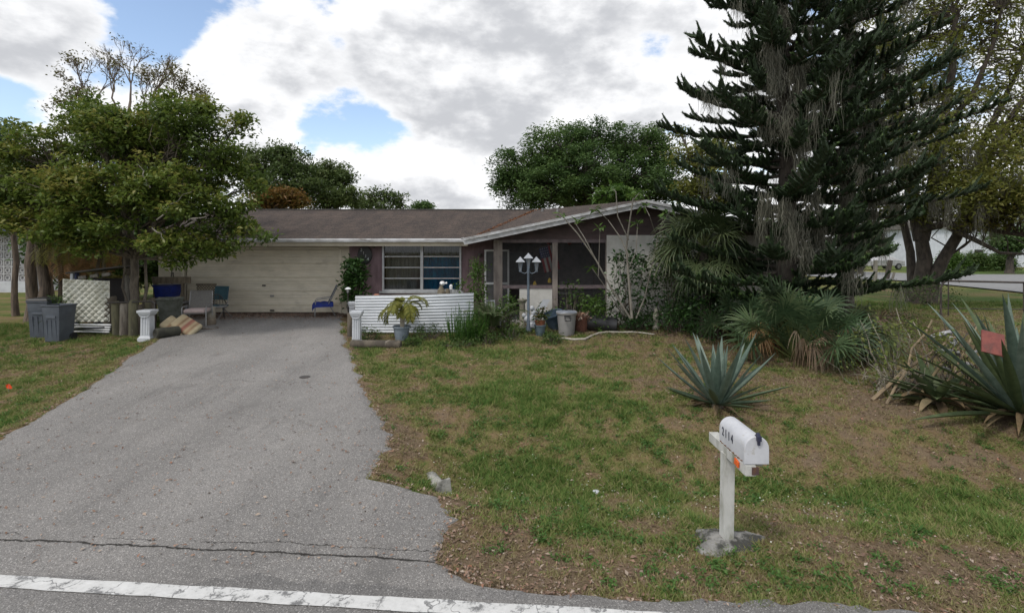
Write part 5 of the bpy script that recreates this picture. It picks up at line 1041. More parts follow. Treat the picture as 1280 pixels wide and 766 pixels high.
# leaf colours
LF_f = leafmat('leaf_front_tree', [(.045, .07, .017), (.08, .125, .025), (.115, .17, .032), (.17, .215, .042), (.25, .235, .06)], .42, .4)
LF_y = leafmat('leaf_olive', [(.10, .085, .03), (.13, .12, .035), (.10, .11, .03), (.16, .13, .05)], .35)
LF_oak = leafmat('leaf_oak_dark', [(.04, .078, .026), (.065, .12, .036), (.095, .16, .048), (.125, .195, .055)], .35)
LF_mid = leafmat('leaf_mid', [(.05, .08, .025), (.075, .115, .035), (.105, .15, .045), (.14, .175, .06)], .35)
LF_blue = leafmat('leaf_bluegreen', [(.045, .085, .045), (.065, .115, .055), (.09, .14, .065)], .3)
LF_or = leafmat('leaf_orange', [(.09, .10, .02), (.16, .11, .025), (.2, .10, .03), (.08, .1, .025)], .35)
LF_yo = leafmat('leaf_yellowgreen', [(.11, .12, .03), (.18, .185, .04), (.14, .17, .04), (.24, .22, .06)], .5)
LF_palm = leafmat('leaf_palmetto', [(.04, .075, .035), (.065, .11, .05), (.09, .14, .065), (.14, .185, .09)], .2, .4)
LF_sab = leafmat('leaf_sabal', [(.04, .065, .026), (.065, .09, .038), (.095, .125, .055), (.15, .165, .085)], .2, .4)
LF_dead = leafmat('leaf_dead_tan', [(.15, .10, .065), (.24, .175, .115), (.2, .14, .095), (.3, .235, .165)], .2, .7)
LF_bright = leafmat('leaf_bright', [(.05, .11, .02), (.08, .15, .03), (.12, .19, .04)], .35, .45)
LF_shr = leafmat('leaf_glossy', [(.02, .05, .015), (.03, .075, .02), (.05, .1, .025)], .2, .35)
LF_weed = leafmat('leaf_weedy', [(.03, .07, .018), (.05, .1, .022), (.08, .13, .03), (.12, .14, .045)], .3)
# ---- the big front left tree
lob = lobes_px([(60, 190, 13.6, 52), (118, 165, 13.0, 48), (180, 172, 13.6, 48), (235, 165, 13.2, 46), (278, 205, 13.4, 40), (85, 245, 12.6, 56), (158, 235, 12.6, 56), (225, 245, 12.8, 54), (278, 268, 13.0, 34), (25, 245, 13.2, 44),
                (130, 285, 12.6, 36), (300, 152, 13.4, 20), (255, 132, 13.6, 24), (200, 132, 13.8, 24), (128, 138, 13.8, 24), (12, 275, 12.8, 22), (240, 300, 12.8, 26), (198, 305, 12.4, 28), (306, 285, 13.1, 17), (262, 305, 12.8, 24), (225, 325, 12.7, 16), (285, 300, 12.9, 18), (105, 305, 12.6, 22), (75, 290, 12.6, 26), (-30, 230, 13.5, 45), (160, 185, 15.0, 70), (60, 250, 15.0, 60), (230, 215, 15.2, 55), (312, 232, 13.4, 18), (330, 297, 13.0, 7)])
def ex1(t, base, rng):
    b = MB(); b.tube(curve((.25, .1, -.1), (.15, .2, 2.0), .03, 6, rng, .02), [.05, .045, .04, .04, .035, .03], 8); b.tube(curve((-.2, .05, -.1), (-.35, .1, 2.1), .03, 6, rng, .02), [.04, .035, .03, .028, .025, .02], 6); b.build('side_trunk', M_bark, t, smooth=True)
    b = MB()
    for (a, c) in (((196, 275, 12), (240, 240, 11.9)), ((232, 282, 12), (262, 268, 11.8)), ((188, 235, 12), (172, 205, 12)), ((190, 285, 12), (205, 300, 11.9))):
        p0 = P(*a) - base; p1 = P(*c) - base; b.tube(curve(p0, p1, .06, 6, rng, .05), [.018, .016, .014, .01, .007, .004], 5, False)
    b.build('dead_twig', M_woodg, t)
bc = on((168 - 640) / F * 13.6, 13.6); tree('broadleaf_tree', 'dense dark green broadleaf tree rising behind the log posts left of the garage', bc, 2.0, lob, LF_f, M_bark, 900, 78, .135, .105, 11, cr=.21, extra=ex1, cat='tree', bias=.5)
# ---- sparse bare topped tree behind it
def twigtree():
    rng = np.random.default_rng(21); base = Vector(((160 - 640) / F * 16.2, 16.2, .48)); t = thing('bare_tree', 'taller half bare tree with olive leaves and leafless twig tops above the dense front tree', 'tree', base)
    tb = MB(); tb.tube(curve((0, 0, -.1), (0, 0, 3.6), 0, 6, rng, .01), [.2, .17, .16, .15, .14, .13], 10); tb.build('trunk', M_bark, t, smooth=True); bb = MB(); PT = []
    def rec(p, d, L, r, dep):
        q = p + d * L; bb.tube(curve(p, q, 0, 4, rng, .03), np.linspace(r, r * .65, 4), 5, False)
        if dep == 0: PT.append(q); return
        if dep <= 2: PT.append(q)
        for k in range(3 if dep > 1 else 4):
            dd_ = (d + Vector(rng.normal(size=3)) * .33 + Vector((0, 0, .16))).normalized(); rec(q, dd_, L * rng.uniform(.62, .88), r * .62, dep - 1)
    for (px, py) in ((100, 112), (135, 88), (165, 72), (205, 90), (235, 118), (92, 150), (185, 130)):
        e = P(px, py - 22, 16.2 + rng.normal() * .7) - base; a = Vector((0, 0, 3.5)); d = (e - a); bb.tube(curve(a, a + d * .62, .05, 6, rng, .02), np.linspace(.085, .04, 6), 6, False); rec(a + d * .62, d.normalized(), .60, .036, 4)
    bb.build('limb', mat('twig_greybrown', (.2, .16, .13), (.13, .1, .08), 9, .9, .2), t)
    A = np.array([tuple(p) for p in PT]); keep = rng.random(len(A)) < np.clip(.98 - (A[:, 2] - 6.3) * .48, .05, .95); A = A[keep]; A = np.repeat(A, 7, 0) + rng.normal(size=(len(A) * 7, 3)) * .09
    V, rr = leaves(A, .10, rng); arrmesh('foliage', V, 4, LF_y, t, rnd=rr)
twigtree()
# ---- background trees
def bgtree(name, label, px, base_y, Y, lob, lm_, seed, nclus, nleaf, ls, cr, tr=.3, group='trees behind the house', bm=None, **k):
    b = Vector(((px - 640) / F * Y, Y, FL)); lobs = lobes_px(lob); fh = max(1.2, min(c.z - r for c, r in lobs) - FL); return tree(name, label, b, fh, lobs, lm_, bm or M_barkd, nclus, nleaf, ls, tr, seed, group, cr=cr, twig_r=.03, **k)
bgtree('oak_tree', 'broad dark green oak with a rounded crown rising behind the gable roof', 735, 0, 32, [(650, 212, 32, 36), (690, 188, 31, 42), (740, 178, 32, 36), (790, 180, 32, 36), (828, 200, 33, 30), (730, 220, 30, 52), (790, 225, 31, 48), (655, 240, 32, 36), (840, 235, 32, 30), (690, 235, 30, 40), (715, 168, 33, 20), (815, 172, 33, 18), (634, 228, 31, 22)], LF_oak, 31, 620, 110, .21, .42, .5, up=1.1, bias=.36)
bgtree('feathery_tree', 'tall feathery green tree behind the garage roof, just right of the front tree', 345, 0, 30, [(320, 205, 30, 28), (345, 192, 30, 22), (365, 208, 30, 26), (340, 235, 29, 32), (375, 235, 30, 26)], LF_mid, 32, 230, 70, .2, .36, .25)
bgtree('feathery_tree', 'medium feathery green tree in the middle behind the garage roof', 410, 0, 33, [(398, 222, 33, 24), (415, 214, 33, 18), (432, 225, 33, 17), (405, 245, 32, 28), (435, 248, 32, 20)], LF_mid, 33, 190, 70, .2, .36, .25)
bgtree('small_tree', 'lighter sparse green tree right of the feathery trees behind the roof ridge', 480, 0, 36, [(462, 248, 36, 15), (482, 245, 36, 14), (498, 248, 36, 11), (450, 256, 35, 12), (474, 258, 35, 14), (500, 258, 36, 8)], LF_yo if False else LF_mid, 34, 130, 22, .24, .34, .18)
bgtree('ball_tree', 'tiny round topped distant tree poking above the roof ridge', 527, 0, 70, [(522, 259, 70, 6), (530, 257, 70, 7), (536, 260, 70, 5)], LF_oak, 35, 60, 30, .4, .5, .25)
bgtree('orange_shrub_tree', 'orange and yellow tinged palm-like tree just above the garage roof', 352, 0, 25, [(335, 250, 25, 17), (355, 246, 25, 17), (375, 253, 25, 12), (325, 258, 25, 10)], LF_or, 36, 120, 30, .26, .25, .15, asp=.25)
bgtree('pale_tree', 'yellowish olive tree between the big oak and the dark pine', 880, 0, 27, [(868, 195, 27, 24), (885, 225, 27, 28), (900, 185, 28, 26), (860, 240, 27, 16), (905, 250, 27, 24), (850, 165, 29, 10)], LF_yo, 37, 220, 26, .24, .42, .22)
bgtree('plumeria_bush', 'bright yellow green leafy bush poking above the gable roof', 770, 0, 21.5, [(752, 244, 21.5, 9), (772, 240, 21.5, 11), (790, 246, 21.5, 9), (762, 252, 21.5, 10)], LF_bright, 38, 60, 14, .3, .22, .08)
bgtree('bluegreen_tree', 'blue green soft tree at the left edge behind the front tree', 5, 0, 27, [(0, 180, 27, 34), (20, 215, 26, 36), (-30, 210, 27, 40), (10, 255, 26, 36), (-25, 160, 28, 20)], LF_blue, 39, 300, 45, .22, .4, .25)
for i, (px, Y, lo_, lab) in enumerate(((95, 21, [(80, 300, 21, 40), (120, 270, 21, 45), (105, 330, 21, 38), (150, 310, 21, 36), (60, 265, 21, 34)], 'dark green tree filling in behind the quilted panel and old trunks'), (205, 23, [(190, 300, 23, 40), (215, 270, 23, 40), (165, 330, 23, 32), (205, 335, 23, 30)], 'dark green tree beyond the left end of the garage'))):
    bgtree('backyard_tree', lab, px, 0, Y, lo_, LF_oak, 60 + i, 300, 45, .24, .35, .2)
bgtree('far_tree', 'dark rounded tree before the white building at the far right', 1262, 0, 46, [(1250, 300, 46, 15), (1275, 294, 46, 20), (1300, 300, 46, 20), (1262, 310, 46, 14)], LF_oak, 41, 150, 30, .35, .5, .3, group='far trees across the street')
bgtree('far_tree', 'row of mid green tree crowns beyond the grey house', 1060, 0, 85, [(1000, 285, 85, 20), (1040, 280, 85, 20), (1080, 288, 85, 18), (1120, 284, 85, 20), (960, 290, 85, 22), (1160, 280, 85, 16)], LF_mid, 42, 200, 30, .7, .9, .4, group='far trees across the street')
bgtree('far_tree', 'tall green tree crowns behind the white building', 1230, 0, 88, [(1200, 275, 88, 18), (1250, 268, 88, 22), (1300, 270, 88, 26), (1350, 275, 88, 26)], LF_mid, 43, 200, 30, .7, .9, .4, group='far trees across the street')
bgtree('far_tree', 'dark low tree left of the oak trunk near the street', 1075, 0, 44, [(1060, 305, 44, 16), (1085, 298, 44, 15), (1100, 308, 44, 12)], LF_oak, 44, 120, 30, .33, .45, .22, group='far trees across the street')
# hedge
for i, (px, w_, hpx, lab) in enumerate(((1190, 30, 19, 'clipped green hedge bush left of three before the white building'), (1221, 28, 19, 'clipped green hedge bush in the middle before the white building'), (1252, 26, 17, 'clipped green hedge bush at the right before the white building'))):
    Y = 52; s = Y / F; bush('hedge', lab, ((px - 640) * s, Y, FL), w_ * s * .62, hpx * s, LF_bright if i == 0 else LF_weed, 70 + i, 190, 26, .22, 'hedge', 4, 'hedge bushes across the street', cr=.22, up=.6)
# ---- old palm trunks at left with dead fronds
rng = np.random.default_rng(77)
tl = [(38, 375, 285, 15.5, .14), (52, 372, 270, 15.0, .13), (62, 370, 270, 16.2, .15), (74, 366, 290, 15.4, .07), (20, 372, 300, 16.6, .08)]
labs = ['brown rough palm trunk standing left of the bins, second from the left', 'straight grey brown palm trunk directly above the lidded bin', 'thick grey palm trunk, third in the cluster by the bins', 'thin trunk nearest the quilted panel', 'thin reddish trunk at the left edge of the cluster before the block wall']
for i, (px, pb, ptp, Y, r_) in enumerate(tl):
    x0 = (px - 640) / F * Y; b0 = Vector((x0, Y, g1(x0, Y))); t = thing('palm_tree', labs[i], 'tree', b0, 0, 'old palm trunks by the bins'); top = P(px + rng.normal() * 4, 225, Y) - b0
    MB().tube(curve((0, 0, -.1), top, 0, 8, rng, .008), [r_ * k for k in (1.35, 1.1, 1, 1, .95, .95, .9, .85)], 10).build('trunk', mat('palm_bark', (.17, .13, .1), (.07, .055, .045), 6, .95, .9, 18, stretch=(2, 2, .3)), t, smooth=True)
    lf = MB(); st = MB()
    for k in range(9): frond(lf, top, k * 2.4 + i, R(rng.uniform(-10, 60)), rng.uniform(1.3, 1.9), rng, 22, .35, .016, 1.5, .5, st)
    lf.build('frond', LF_mid, t); st.build('frond_stem', M_wood, t)
for i, (px, Y, z_, n_, lab) in enumerate(((92, 15.6, 3.0, 13, 'areca palm with hanging orange brown dead fronds behind the quilted panel'), (128, 16.0, 3.1, 14, 'yellow green areca palm behind the quilted panel and log posts'), (150, 15.6, 1.5, 9, 'small straw coloured palm tuft above the log posts'))):
    x0 = (px - 640) / F * Y; t = thing('areca_palm', lab, 'palm', (x0, Y, g1(x0, Y)), 0, 'areca palms behind the panel'); lf = MB(); dd_ = MB(); st = MB()
    for k in range(4): MB().tube([(rng.normal() * .15, rng.normal() * .15, -.05), (rng.normal() * .12, rng.normal() * .1, z_ * .5), (0, 0, z_ * .75)], [.05, .04, .035], 7).build('cane', M_wood, t, smooth=True)
    for k in range(n_):
        frond(lf, (0, 0, z_ * .75), rng.random() * 6.28, R(rng.uniform(20, 80)), rng.uniform(1.0, 1.6) * (.6 if i == 2 else 1), rng, 22, .36, .014, 1.7, .5, st)
        if i != 1 or k % 3 == 0: frond(dd_, (0, 0, z_ * .72), rng.random() * 6.28, R(rng.uniform(-40, 20)), rng.uniform(1.0, 1.5) * (.6 if i == 2 else 1), rng, 20, .4, .015, 2.0, .5, st)
    lf.build('frond',  leafmat('leaf_areca', [(.16, .17, .04), (.26, .24, .06), (.2, .2, .045)], .4), t); dq = dd_.build('dead_frond', leafmat('leaf_orange_dead', [(.3, .17, .08), (.42, .26, .12), (.36, .2, .1), (.45, .32, .18)], .3), t); dq['label'] = 'dry orange brown hanging fronds'; st.build('frond_stem', M_wood, t)
c = G(150, 405); bush('weed_shrub', 'low bright weeds growing on top behind the log posts', Vector((c.x, 13.3, g1(c.x, 13.3))), .4, 1.05, LF_weed, 51, 40, 26, .06)
# ---- Norfolk pines
LF_nor = leafmat('needle_norfolk', [(.009, .02, .007), (.015, .034, .010), (.027, .056, .014), (.06, .105, .026)], .12, .5)
MOSSPTS = []
def norfolk(base, H, h0, reach, seed, label, mossf, nw=17, trunk_r=.2, dense=1.0, lean=0):
    rng = np.random.default_rng(seed); t = thing('norfolk_pine', label, 'tree', base, 0, 'dark pines with hanging moss')
    MB().tube(curve((0, 0, -.2), (lean, 0, H), 0, 12, rng, .004), np.linspace(trunk_r * 1.25, .05, 12), 12).build('trunk', M_barkd, t, smooth=True)
    bb = MB(); SP = []; SD = []; SL = []; nbr = 0
    zs = []; z = h0
    while z < H - .5: zs.append(z); z += .44 + .14 * rng.random()
    for wi, zw in enumerate(zs):
        z = zw; f = (z - h0) / (H - h0); Lb = reach * (1 - f ** 1.5) * (.80 + .2 * math.sin(wi * 1.9)) * (1 if f > .06 else .8)
        for k in range(10 if dense > .9 else 7):
            az = k * math.pi / 3 + wi * .55 + rng.normal() * .16; L = Lb * rng.uniform(.72, 1.12); z = zw + rng.normal() * .10
            if k > 5: az = rng.random() * 6.28; L = rng.uniform(.35, .7) * Lb; z = zw + rng.uniform(-.3, .3)
            dr = Vector((math.cos(az), math.sin(az), 0)); pts = []
            n = 9; up0 = rng.uniform(-.02, .16) - .12 * (1 - f)
            for i in range(n + 1):
                s = i / n; pts.append(Vector((lean * z / H, 0, z)) + dr * L * s + Vector((0, 0, L * (up0 * s + .19 * s ** 3))) + Vector((-dr.y, dr.x, 0)) * .05 * L * math.sin(s * 3 + wi))
            (bb if nbr >= 96 else MB()).tube(pts, np.linspace(.045, .012, n + 1), 5, False) if nbr >= 96 else MB().tube(pts, np.linspace(.045, .012, n + 1), 5).build('branch', M_barkd, t, smooth=True)
            nbr += 1; sd_ = Vector((-dr.y, dr.x, 0))
            if rng.random() < mossf * .6:
                for q in range(2): MOSSPTS.append(base + pts[int(rng.integers(1, n))])
            m_ = int(L * 12 * dense)
            for j in range(m_):
                s = .16 + .84 * (j + .5) / m_; kx = s * n; i0 = min(int(kx), n - 1); o = pts[i0].lerp(pts[i0 + 1], kx - i0); tg = (pts[i0 + 1] - pts[i0]).normalized(); sg = 1 if j % 2 else -1
                d = (tg * .55 + sd_ * sg * rng.uniform(.25, .95) + Vector((0, 0, rng.uniform(-.15, .3)))).normalized(); l_ = rng.uniform(.2, .46) * (1.2 - .6 * s) * min(1, .5 + L / 4)
                SP.append(tuple(o)); SD.append(tuple(d)); SL.append(l_)
            SP.append(tuple(pts[-2])); SD.append(tuple((tg + Vector((0, 0, .6))).normalized())); SL.append(.42)
    SP = np.array(SP); SD = np.array(SD); SL = np.array(SL); m_ = len(SP); K = 66; tt_ = rng.random((m_, K)); upc = np.array([0, 0, 1.0])
    C = SP[:, None] + SD[:, None] * (SL[:, None] * tt_)[..., None] + upc * (SL[:, None] * .38 * tt_ ** 2)[..., None]
    ax = SD[:, None] + upc * (.84 * tt_)[..., None]; ax /= np.linalg.norm(ax, axis=2)[..., None]
    rv = rng.normal(size=(m_, K, 3)); rv -= ax * np.sum(rv * ax, 2)[..., None]; rv /= np.linalg.norm(rv, axis=2)[..., None]
    nl = rng.uniform(.07, .12, (m_, K))[..., None] * (1 - .4 * tt_[..., None]); sdv = np.cross(rv, ax) * .0155; tipd = rv * .8 + ax * .75
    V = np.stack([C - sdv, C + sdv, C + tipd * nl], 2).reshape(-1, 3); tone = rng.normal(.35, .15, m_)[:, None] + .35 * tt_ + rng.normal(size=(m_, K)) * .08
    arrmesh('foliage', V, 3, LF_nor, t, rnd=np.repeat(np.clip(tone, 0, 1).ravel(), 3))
    cb = MB()
    core = []; 
    for q in range(m_):
        a = Vector(SP[q]); d = Vector(SD[q]); l_ = SL[q]; cb.tube([a, a + d * l_ * .5 + Vector((0, 0, l_ * .105)), a + d * l_ + Vector((0, 0, l_ * .38))], [.045, .045, .015], 4, False)
    cb.build('twig', mat('twig_darkgreen', (.02, .04, .013), (.013, .026, .009), 12, .8, .3), t); prop(bb.build('branches', M_barkd, t, smooth=True), kind='stuff')
    return t
nb1 = on(6.55, 12.3, -.05); norfolk(nb1, 14.5, 1.3, 3.95, 101, 'tall dark pine with upturned rope-like branches in front of the right end of the house', .55)
nb2 = on(8.9, 13.6, -.05); norfolk(nb2, 13.5, 3.0, 3.4, 102, 'second dark pine behind and right of the tall one, more moss and barer trunk', .9, trunk_r=.17, dense=.7)
# ---- right oak
def oak():
    rng = np.random.default_rng(91); Y0 = 20.4; b0 = Vector(((1152 - 640) / F * Y0, Y0, g1(16.3, Y0))); t = thing('live_oak', 'gnarled dark multi-stemmed oak with sparse yellow green crown at the right by the street', 'tree', b0)
    def pp(l): return [P(px, py, Y) - b0 for px, py, Y in l]
    tb = MB(); tb.tube(pp([(1150, 384, 20.4), (1150, 365, 20.4), (1153, 345, 20.4), (1156, 325, 20.4), (1152, 300, 20.4)]), [.5, .33, .28, .26, .22], 12)
    tb.tube(pp([(1158, 378, 20.2), (1166, 350, 20.2), (1180, 322, 20.0), (1196, 296, 19.8), (1205, 270, 19.6)]), [.36, .24, .2, .18, .15], 12); tb.tube(pp([(1143, 378, 20.6), (1140, 350, 20.8), (1138, 315, 21), (1130, 280, 21.2)]), [.32, .17, .15, .13], 10)
    tb.build('trunk', M_barkd, t, smooth=True)
    lb = MB(); LM = [([(1152, 300, 20.4), (1140, 240, 20.8), (1118, 160, 21.2), (1105, 80, 21.5), (1100, -20, 22)], .28), ([(1152, 300, 20.4), (1165, 240, 20), (1178, 160, 19.5), (1190, 90, 19), (1195, 10, 18.5)], .26),
          ([(1205, 270, 19.6), (1225, 215, 19.2), (1250, 170, 18.8), (1275, 130, 18.4), (1320, 95, 18)], .2), ([(1205, 270, 19.6), (1228, 180, 19.6), (1262, 110, 20), (1285, 60, 20.4)], .16),
          ([(1148, 288, 20.4), (1180, 280, 19.4), (1215, 281, 18.6), (1250, 290, 18), (1300, 297, 17.4)], .16), ([(1185, 284, 19.3), (1225, 303, 18.6), (1250, 316, 18.2), (1290, 318, 18)], .11), ([(1196, 296, 19.8), (1218, 285, 19), (1255, 262, 18.5), (1300, 250, 18)], .12), ([(1130, 280, 21.2), (1090, 220, 21.5), (1060, 150, 22), (1040, 60, 22.5)], .17),
          ([(1185, 320, 20), (1205, 308, 19.6), (1222, 294, 19.4)], .05), ([(1178, 160, 19.5), (1215, 120, 19), (1240, 60, 18.6), (1255, 0, 18.2)], .12)]
    ends = []
    for l, r0 in LM:
        q = pp(l); lb.tube(q, np.linspace(r0, r0 * .3, len(q)), 8, False)
        for i in range(1, len(q)):
            for k in range(5): ends.append(q[i - 1].lerp(q[i], rng.random()))
    PT = []; RN = []
    for (px, py, Y, r) in [(1080, 60, 21, 50), (1130, 30, 20, 50), (1180, 50, 19, 50), (1230, 30, 19, 50), (1270, 80, 19, 50), (1110, 120, 21, 50), (1165, 130, 20, 55), (1215, 150, 19, 50), (1265, 165, 19, 45), (1085, 180, 21, 45), (1140, 205, 20, 45), (1195, 225, 19, 40), (1250, 230, 18, 40), (1100, 250, 21, 32), (1160, 260, 20, 28), (1235, 265, 18, 22), (1050, 120, 22, 40), (1270, -10, 19, 60), (1180, -30, 19, 60), (1080, -30, 21, 60), (1310, 200, 18, 50), (1205, 90, 22, 60), (1240, 195, 17, 45), (1180, 190, 18, 45), (1120, 170, 18.5, 45), (1275, 250, 17, 30), (1215, 245, 17, 28), (1130, 90, 23, 60), (1060, 220, 23, 40)]:
        c = P(px, py, Y) - b0; rr_ = r * Y / F
        for _ in range(44):
            d = rng.normal(size=3); d /= np.linalg.norm(d); e = c + Vector(d) * rr_ * rng.random() ** .5; st = min(ends, key=lambda q: (q - e).length) if rng.random() < .8 else ends[int(rng.integers(len(ends)))]
            if (st - e).length < 3.5: lb.tube(curve(st, e, .05, 5, rng, .06), np.linspace(.03, .008, 5), 4, False)
            m_ = int(rng.uniform(14, 50)); sp = rng.normal(size=(m_, 3)) * [.3, .3, .13]; PT.append(np.array(e) + sp); RN.append(np.clip(rng.normal(.5, .2) + rng.normal(size=m_) * .12, 0, 1))
            if rng.random() < .18: MOSSPTS.append(b0 + e)
    lb.build('limb', M_barkd, t, smooth=True); V, rr = leaves(np.concatenate(PT), .17, rng, rnd=np.concatenate(RN)); arrmesh('foliage', V, 4, LF_yo, t, rnd=rr)
oak()
# ---- spanish moss
for (px, py, Y) in [(960, 60, 11.4), (970, 100, 11.4), (1000, 80, 11.6), (975, 20, 11.6), (990, 140, 11.4), (1000, 180, 11.2), (1010, 220, 11.4), (1020, 250, 11.3), (1035, 280, 11.6), (1050, 300, 12), (1065, 310, 12), (1080, 300, 12.2), (1030, 120, 12), (1045, 200, 12), (1060, 240, 12), (985, 260, 11), (995, 290, 11), (1005, 310, 11), (1010, 40, 12), (960, 150, 11.3), (1090, 260, 13), (1100, 220, 13), (890, 120, 12), (960, 250, 11.2), (1100, 290, 14), (1120, 250, 15), (1075, 170, 13), (1095, 130, 13)]:
    for _ in range(4): MOSSPTS.append(P(px + random.Random(px + _).uniform(-9, 9), py + 6 * _ - 10, Y))
rng = np.random.default_rng(13); V = []; RN = []
for p in MOSSPTS:
    if p.z < 1.3: continue
    ns = int(rng.uniform(24, 60)); Lm = min(rng.uniform(.3, 1.15), p.z - .9)
    for _ in range(ns):
        o = np.array(p) + rng.normal(size=3) * [.07, .07, .06]; l_ = Lm * rng.uniform(.3, 1); k = 6; wv = rng.normal(size=(k + 1, 2)) * .028; wv = np.cumsum(wv, 0); a = rng.random() * 3.14; s = np.array([math.cos(a), math.sin(a), 0]) * rng.uniform(.003, .0085)
        q = [o + np.array([wv[i, 0], wv[i, 1], -l_ * i / k]) for i in range(k + 1)]; tn = rng.random()
        for i in range(k): s0 = s * (1 - i / k * .7); s1 = s * (1 - (i + 1) / k * .7); V += [q[i] - s0, q[i] + s0, q[i + 1] + s1, q[i + 1] - s1]; RN += [tn] * 4
ms_ = arrmesh('spanish_moss', np.array(V), 4, leafmat('moss_grey', [(.10, .10, .078), (.16, .16, .125), (.21, .205, .165)], .25, .9), rnd=np.array(RN)); prop(ms_, 'grey green spanish moss hanging in long strands from the pines and the oak', 'moss', kind='stuff')
# ---- palms in front of house right
fanplant('sabal_palm', 'fan palm with drooping grey green leaves between the stucco wall and the tall pine', on(4.95, 13.2), 44, .85, 1.15, LF_sab, 201, cat='palm', up=(-60, 75), trunk=(2.35, .12), droop=.4, n=26, w=.017)
c = G(960, 436); fanplant('saw_palmetto', 'large green palmetto clump with withered tan leaves at the foot of the tall pine', Vector((c.x, 10.9, g1(c.x, 10.9))), 44, .66, 1.75, LF_palm, 202, [((.15, -.5, .55), (.1, -.6, -.5), .55), ((-.05, -.45, .5), (-.2, -.5, -.6), .5), ((.95, -.1, .65), (.6, -.2, -.5), .6), ((.6, -.45, .5), (.5, -.4, -.7), .55)], deadm=LF_dead, up=(30, 88), pet=.78)
c = G(893, 418); fanplant('saw_palmetto', 'smaller palmetto left of the large clump with one big orange tan dead leaf', Vector((c.x + .1, 11.9, g1(c.x, 11.9))), 18, .66, 1.6, LF_palm, 203, [((-.05, -.5, .6), (-.1, -.6, -.3), .6), ((.2, -.45, .55), (.5, -.4, -.6), .5)], deadm=leafmat('leaf_dead_orange', [(.24, .12, .05), (.34, .2, .09), (.4, .27, .15)], .25, .7), up=(25, 80))
c = G(1020, 425); fanplant('saw_palmetto', 'olive green palmetto with hanging dry leaves right of the large clump', Vector((c.x, 11.7, g1(c.x, 11.7))), 22, .6, 1.5, LF_sab, 204, [((.3, -.3, .75), (.5, -.3, -.5), .6), ((-.1, -.5, .5), (0, -.5, -.7), .5), ((.5, 0, .6), (.8, 0, -.5), .5)], deadm=LF_dead, up=(10, 75), droop=.5)
c = G(1062, 450); fanplant('saw_palmetto', 'low small palmetto sprouting alone in the lawn right of the palmetto clumps', c, 11, .55, .5, LF_palm, 205, up=(8, 40), n=18)
# ---- agaves
LF_ag = leafmat('agave_skin', [(.075, .115, .10), (.115, .16, .145), (.16, .205, .19), (.13, .17, .11)], 0, .55, .8)
LF_agdead = leafmat('agave_dead', [(.08, .055, .035), (.17, .12, .075), (.24, .19, .13)], 0, .9, .9)
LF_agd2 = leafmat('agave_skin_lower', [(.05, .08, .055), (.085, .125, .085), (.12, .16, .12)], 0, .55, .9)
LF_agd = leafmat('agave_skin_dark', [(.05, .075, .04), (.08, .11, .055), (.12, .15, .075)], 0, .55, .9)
def agave(c, specs, label, grp, seed, m_, Lmax=1.0, wmax=.06, mats=None):
    rng = np.random.default_rng(seed); t = thing('agave', label, 'agave', c, 0, grp)
    MB().lathe([(.09, -.05), (.09, .03), (.05, .1)], n=12).build('core', M_wood, t, smooth=True)
    for (az, el, L, bend) in specs:
        pts = []; dead = bend > .9; p = Vector((.06 * math.cos(az), .06 * math.sin(az), .06)); e = el; n = 10
        for i in range(n + 1):
            pts.append(p.copy()); d = Vector((math.cos(az) * math.cos(e), math.sin(az) * math.cos(e), math.sin(e))); p = p + d * L / n; e -= bend / n
        side = Vector((-math.sin(az), math.cos(az), 0)); vs = []; rn = []; tone = float(np.clip(.45 + rng.normal() * .22, .02, 1))
        W_ = wmax * (.8 + .3 * rng.random()) * min(1.1, .55 + .5 * L / Lmax)
        for i, q in enumerate(pts):
            s = i / n; w_ = W_ * (.55 + 1.1 * s if s < .4 else 1.0 * (1 - ((s - .4) / .6) ** 1.7)) + .0015; d = (pts[min(i + 1, n)] - pts[max(i - 1, 0)]).normalized(); nv = side.cross(d).normalized() * -1
            if nv.z < 0 and abs(el) < 1.2: nv = -nv
            tw = .04 * math.sin(s * 3 + az)
            for (a_, b_) in ((-1, .22), (-.5, .02), (0, -.12), (.5, .02), (1, .22), (.5, -.28), (0, -.42), (-.5, -.28)): vs.append(q + side * w_ * a_ + nv * w_ * b_)
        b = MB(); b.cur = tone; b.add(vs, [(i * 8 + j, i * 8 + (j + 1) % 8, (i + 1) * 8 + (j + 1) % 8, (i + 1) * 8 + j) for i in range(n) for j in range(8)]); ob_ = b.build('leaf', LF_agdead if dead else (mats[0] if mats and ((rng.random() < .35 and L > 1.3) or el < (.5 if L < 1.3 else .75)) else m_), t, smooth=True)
        if dead: ob_['label'] = 'withered brown leaf'
    return t
rg = random.Random(4); sp = []
for i in range(34):
    az = i * 2.39996; k = i / 33; el = R(3 + 80 * k ** .8 + rg.uniform(-4, 4)); L = 1.16 * (.78 + .22 * math.sin(k * 3.14)) * rg.uniform(.82, 1.08) * (1.0 if k < .8 else .97); sp.append((az, el, L * 1.08, rg.uniform(-.1, .25) if k > .4 else rg.uniform(-.25, .1)))
sp += [(rg.random() * 6.28, R(rg.uniform(0, 15)), rg.uniform(.35, .6), .95) for _ in range(9)]
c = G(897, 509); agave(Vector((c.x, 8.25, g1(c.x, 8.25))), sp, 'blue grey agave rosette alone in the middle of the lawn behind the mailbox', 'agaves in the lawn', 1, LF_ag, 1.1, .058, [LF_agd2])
sp = []
for i in range(72):
    az = i * 2.39996; k = i / 71; el = R(-2 + 84 * k ** .85 + rg.uniform(-5, 5)); sp.append((az, el, rg.uniform(1.4, 2.1), rg.uniform(-.1, .35)))
sp += [(rg.random() * 6.28, R(rg.uniform(-5, 30)), rg.uniform(.7, 1.25), rg.uniform(1.0, 1.5)) for _ in range(26)]
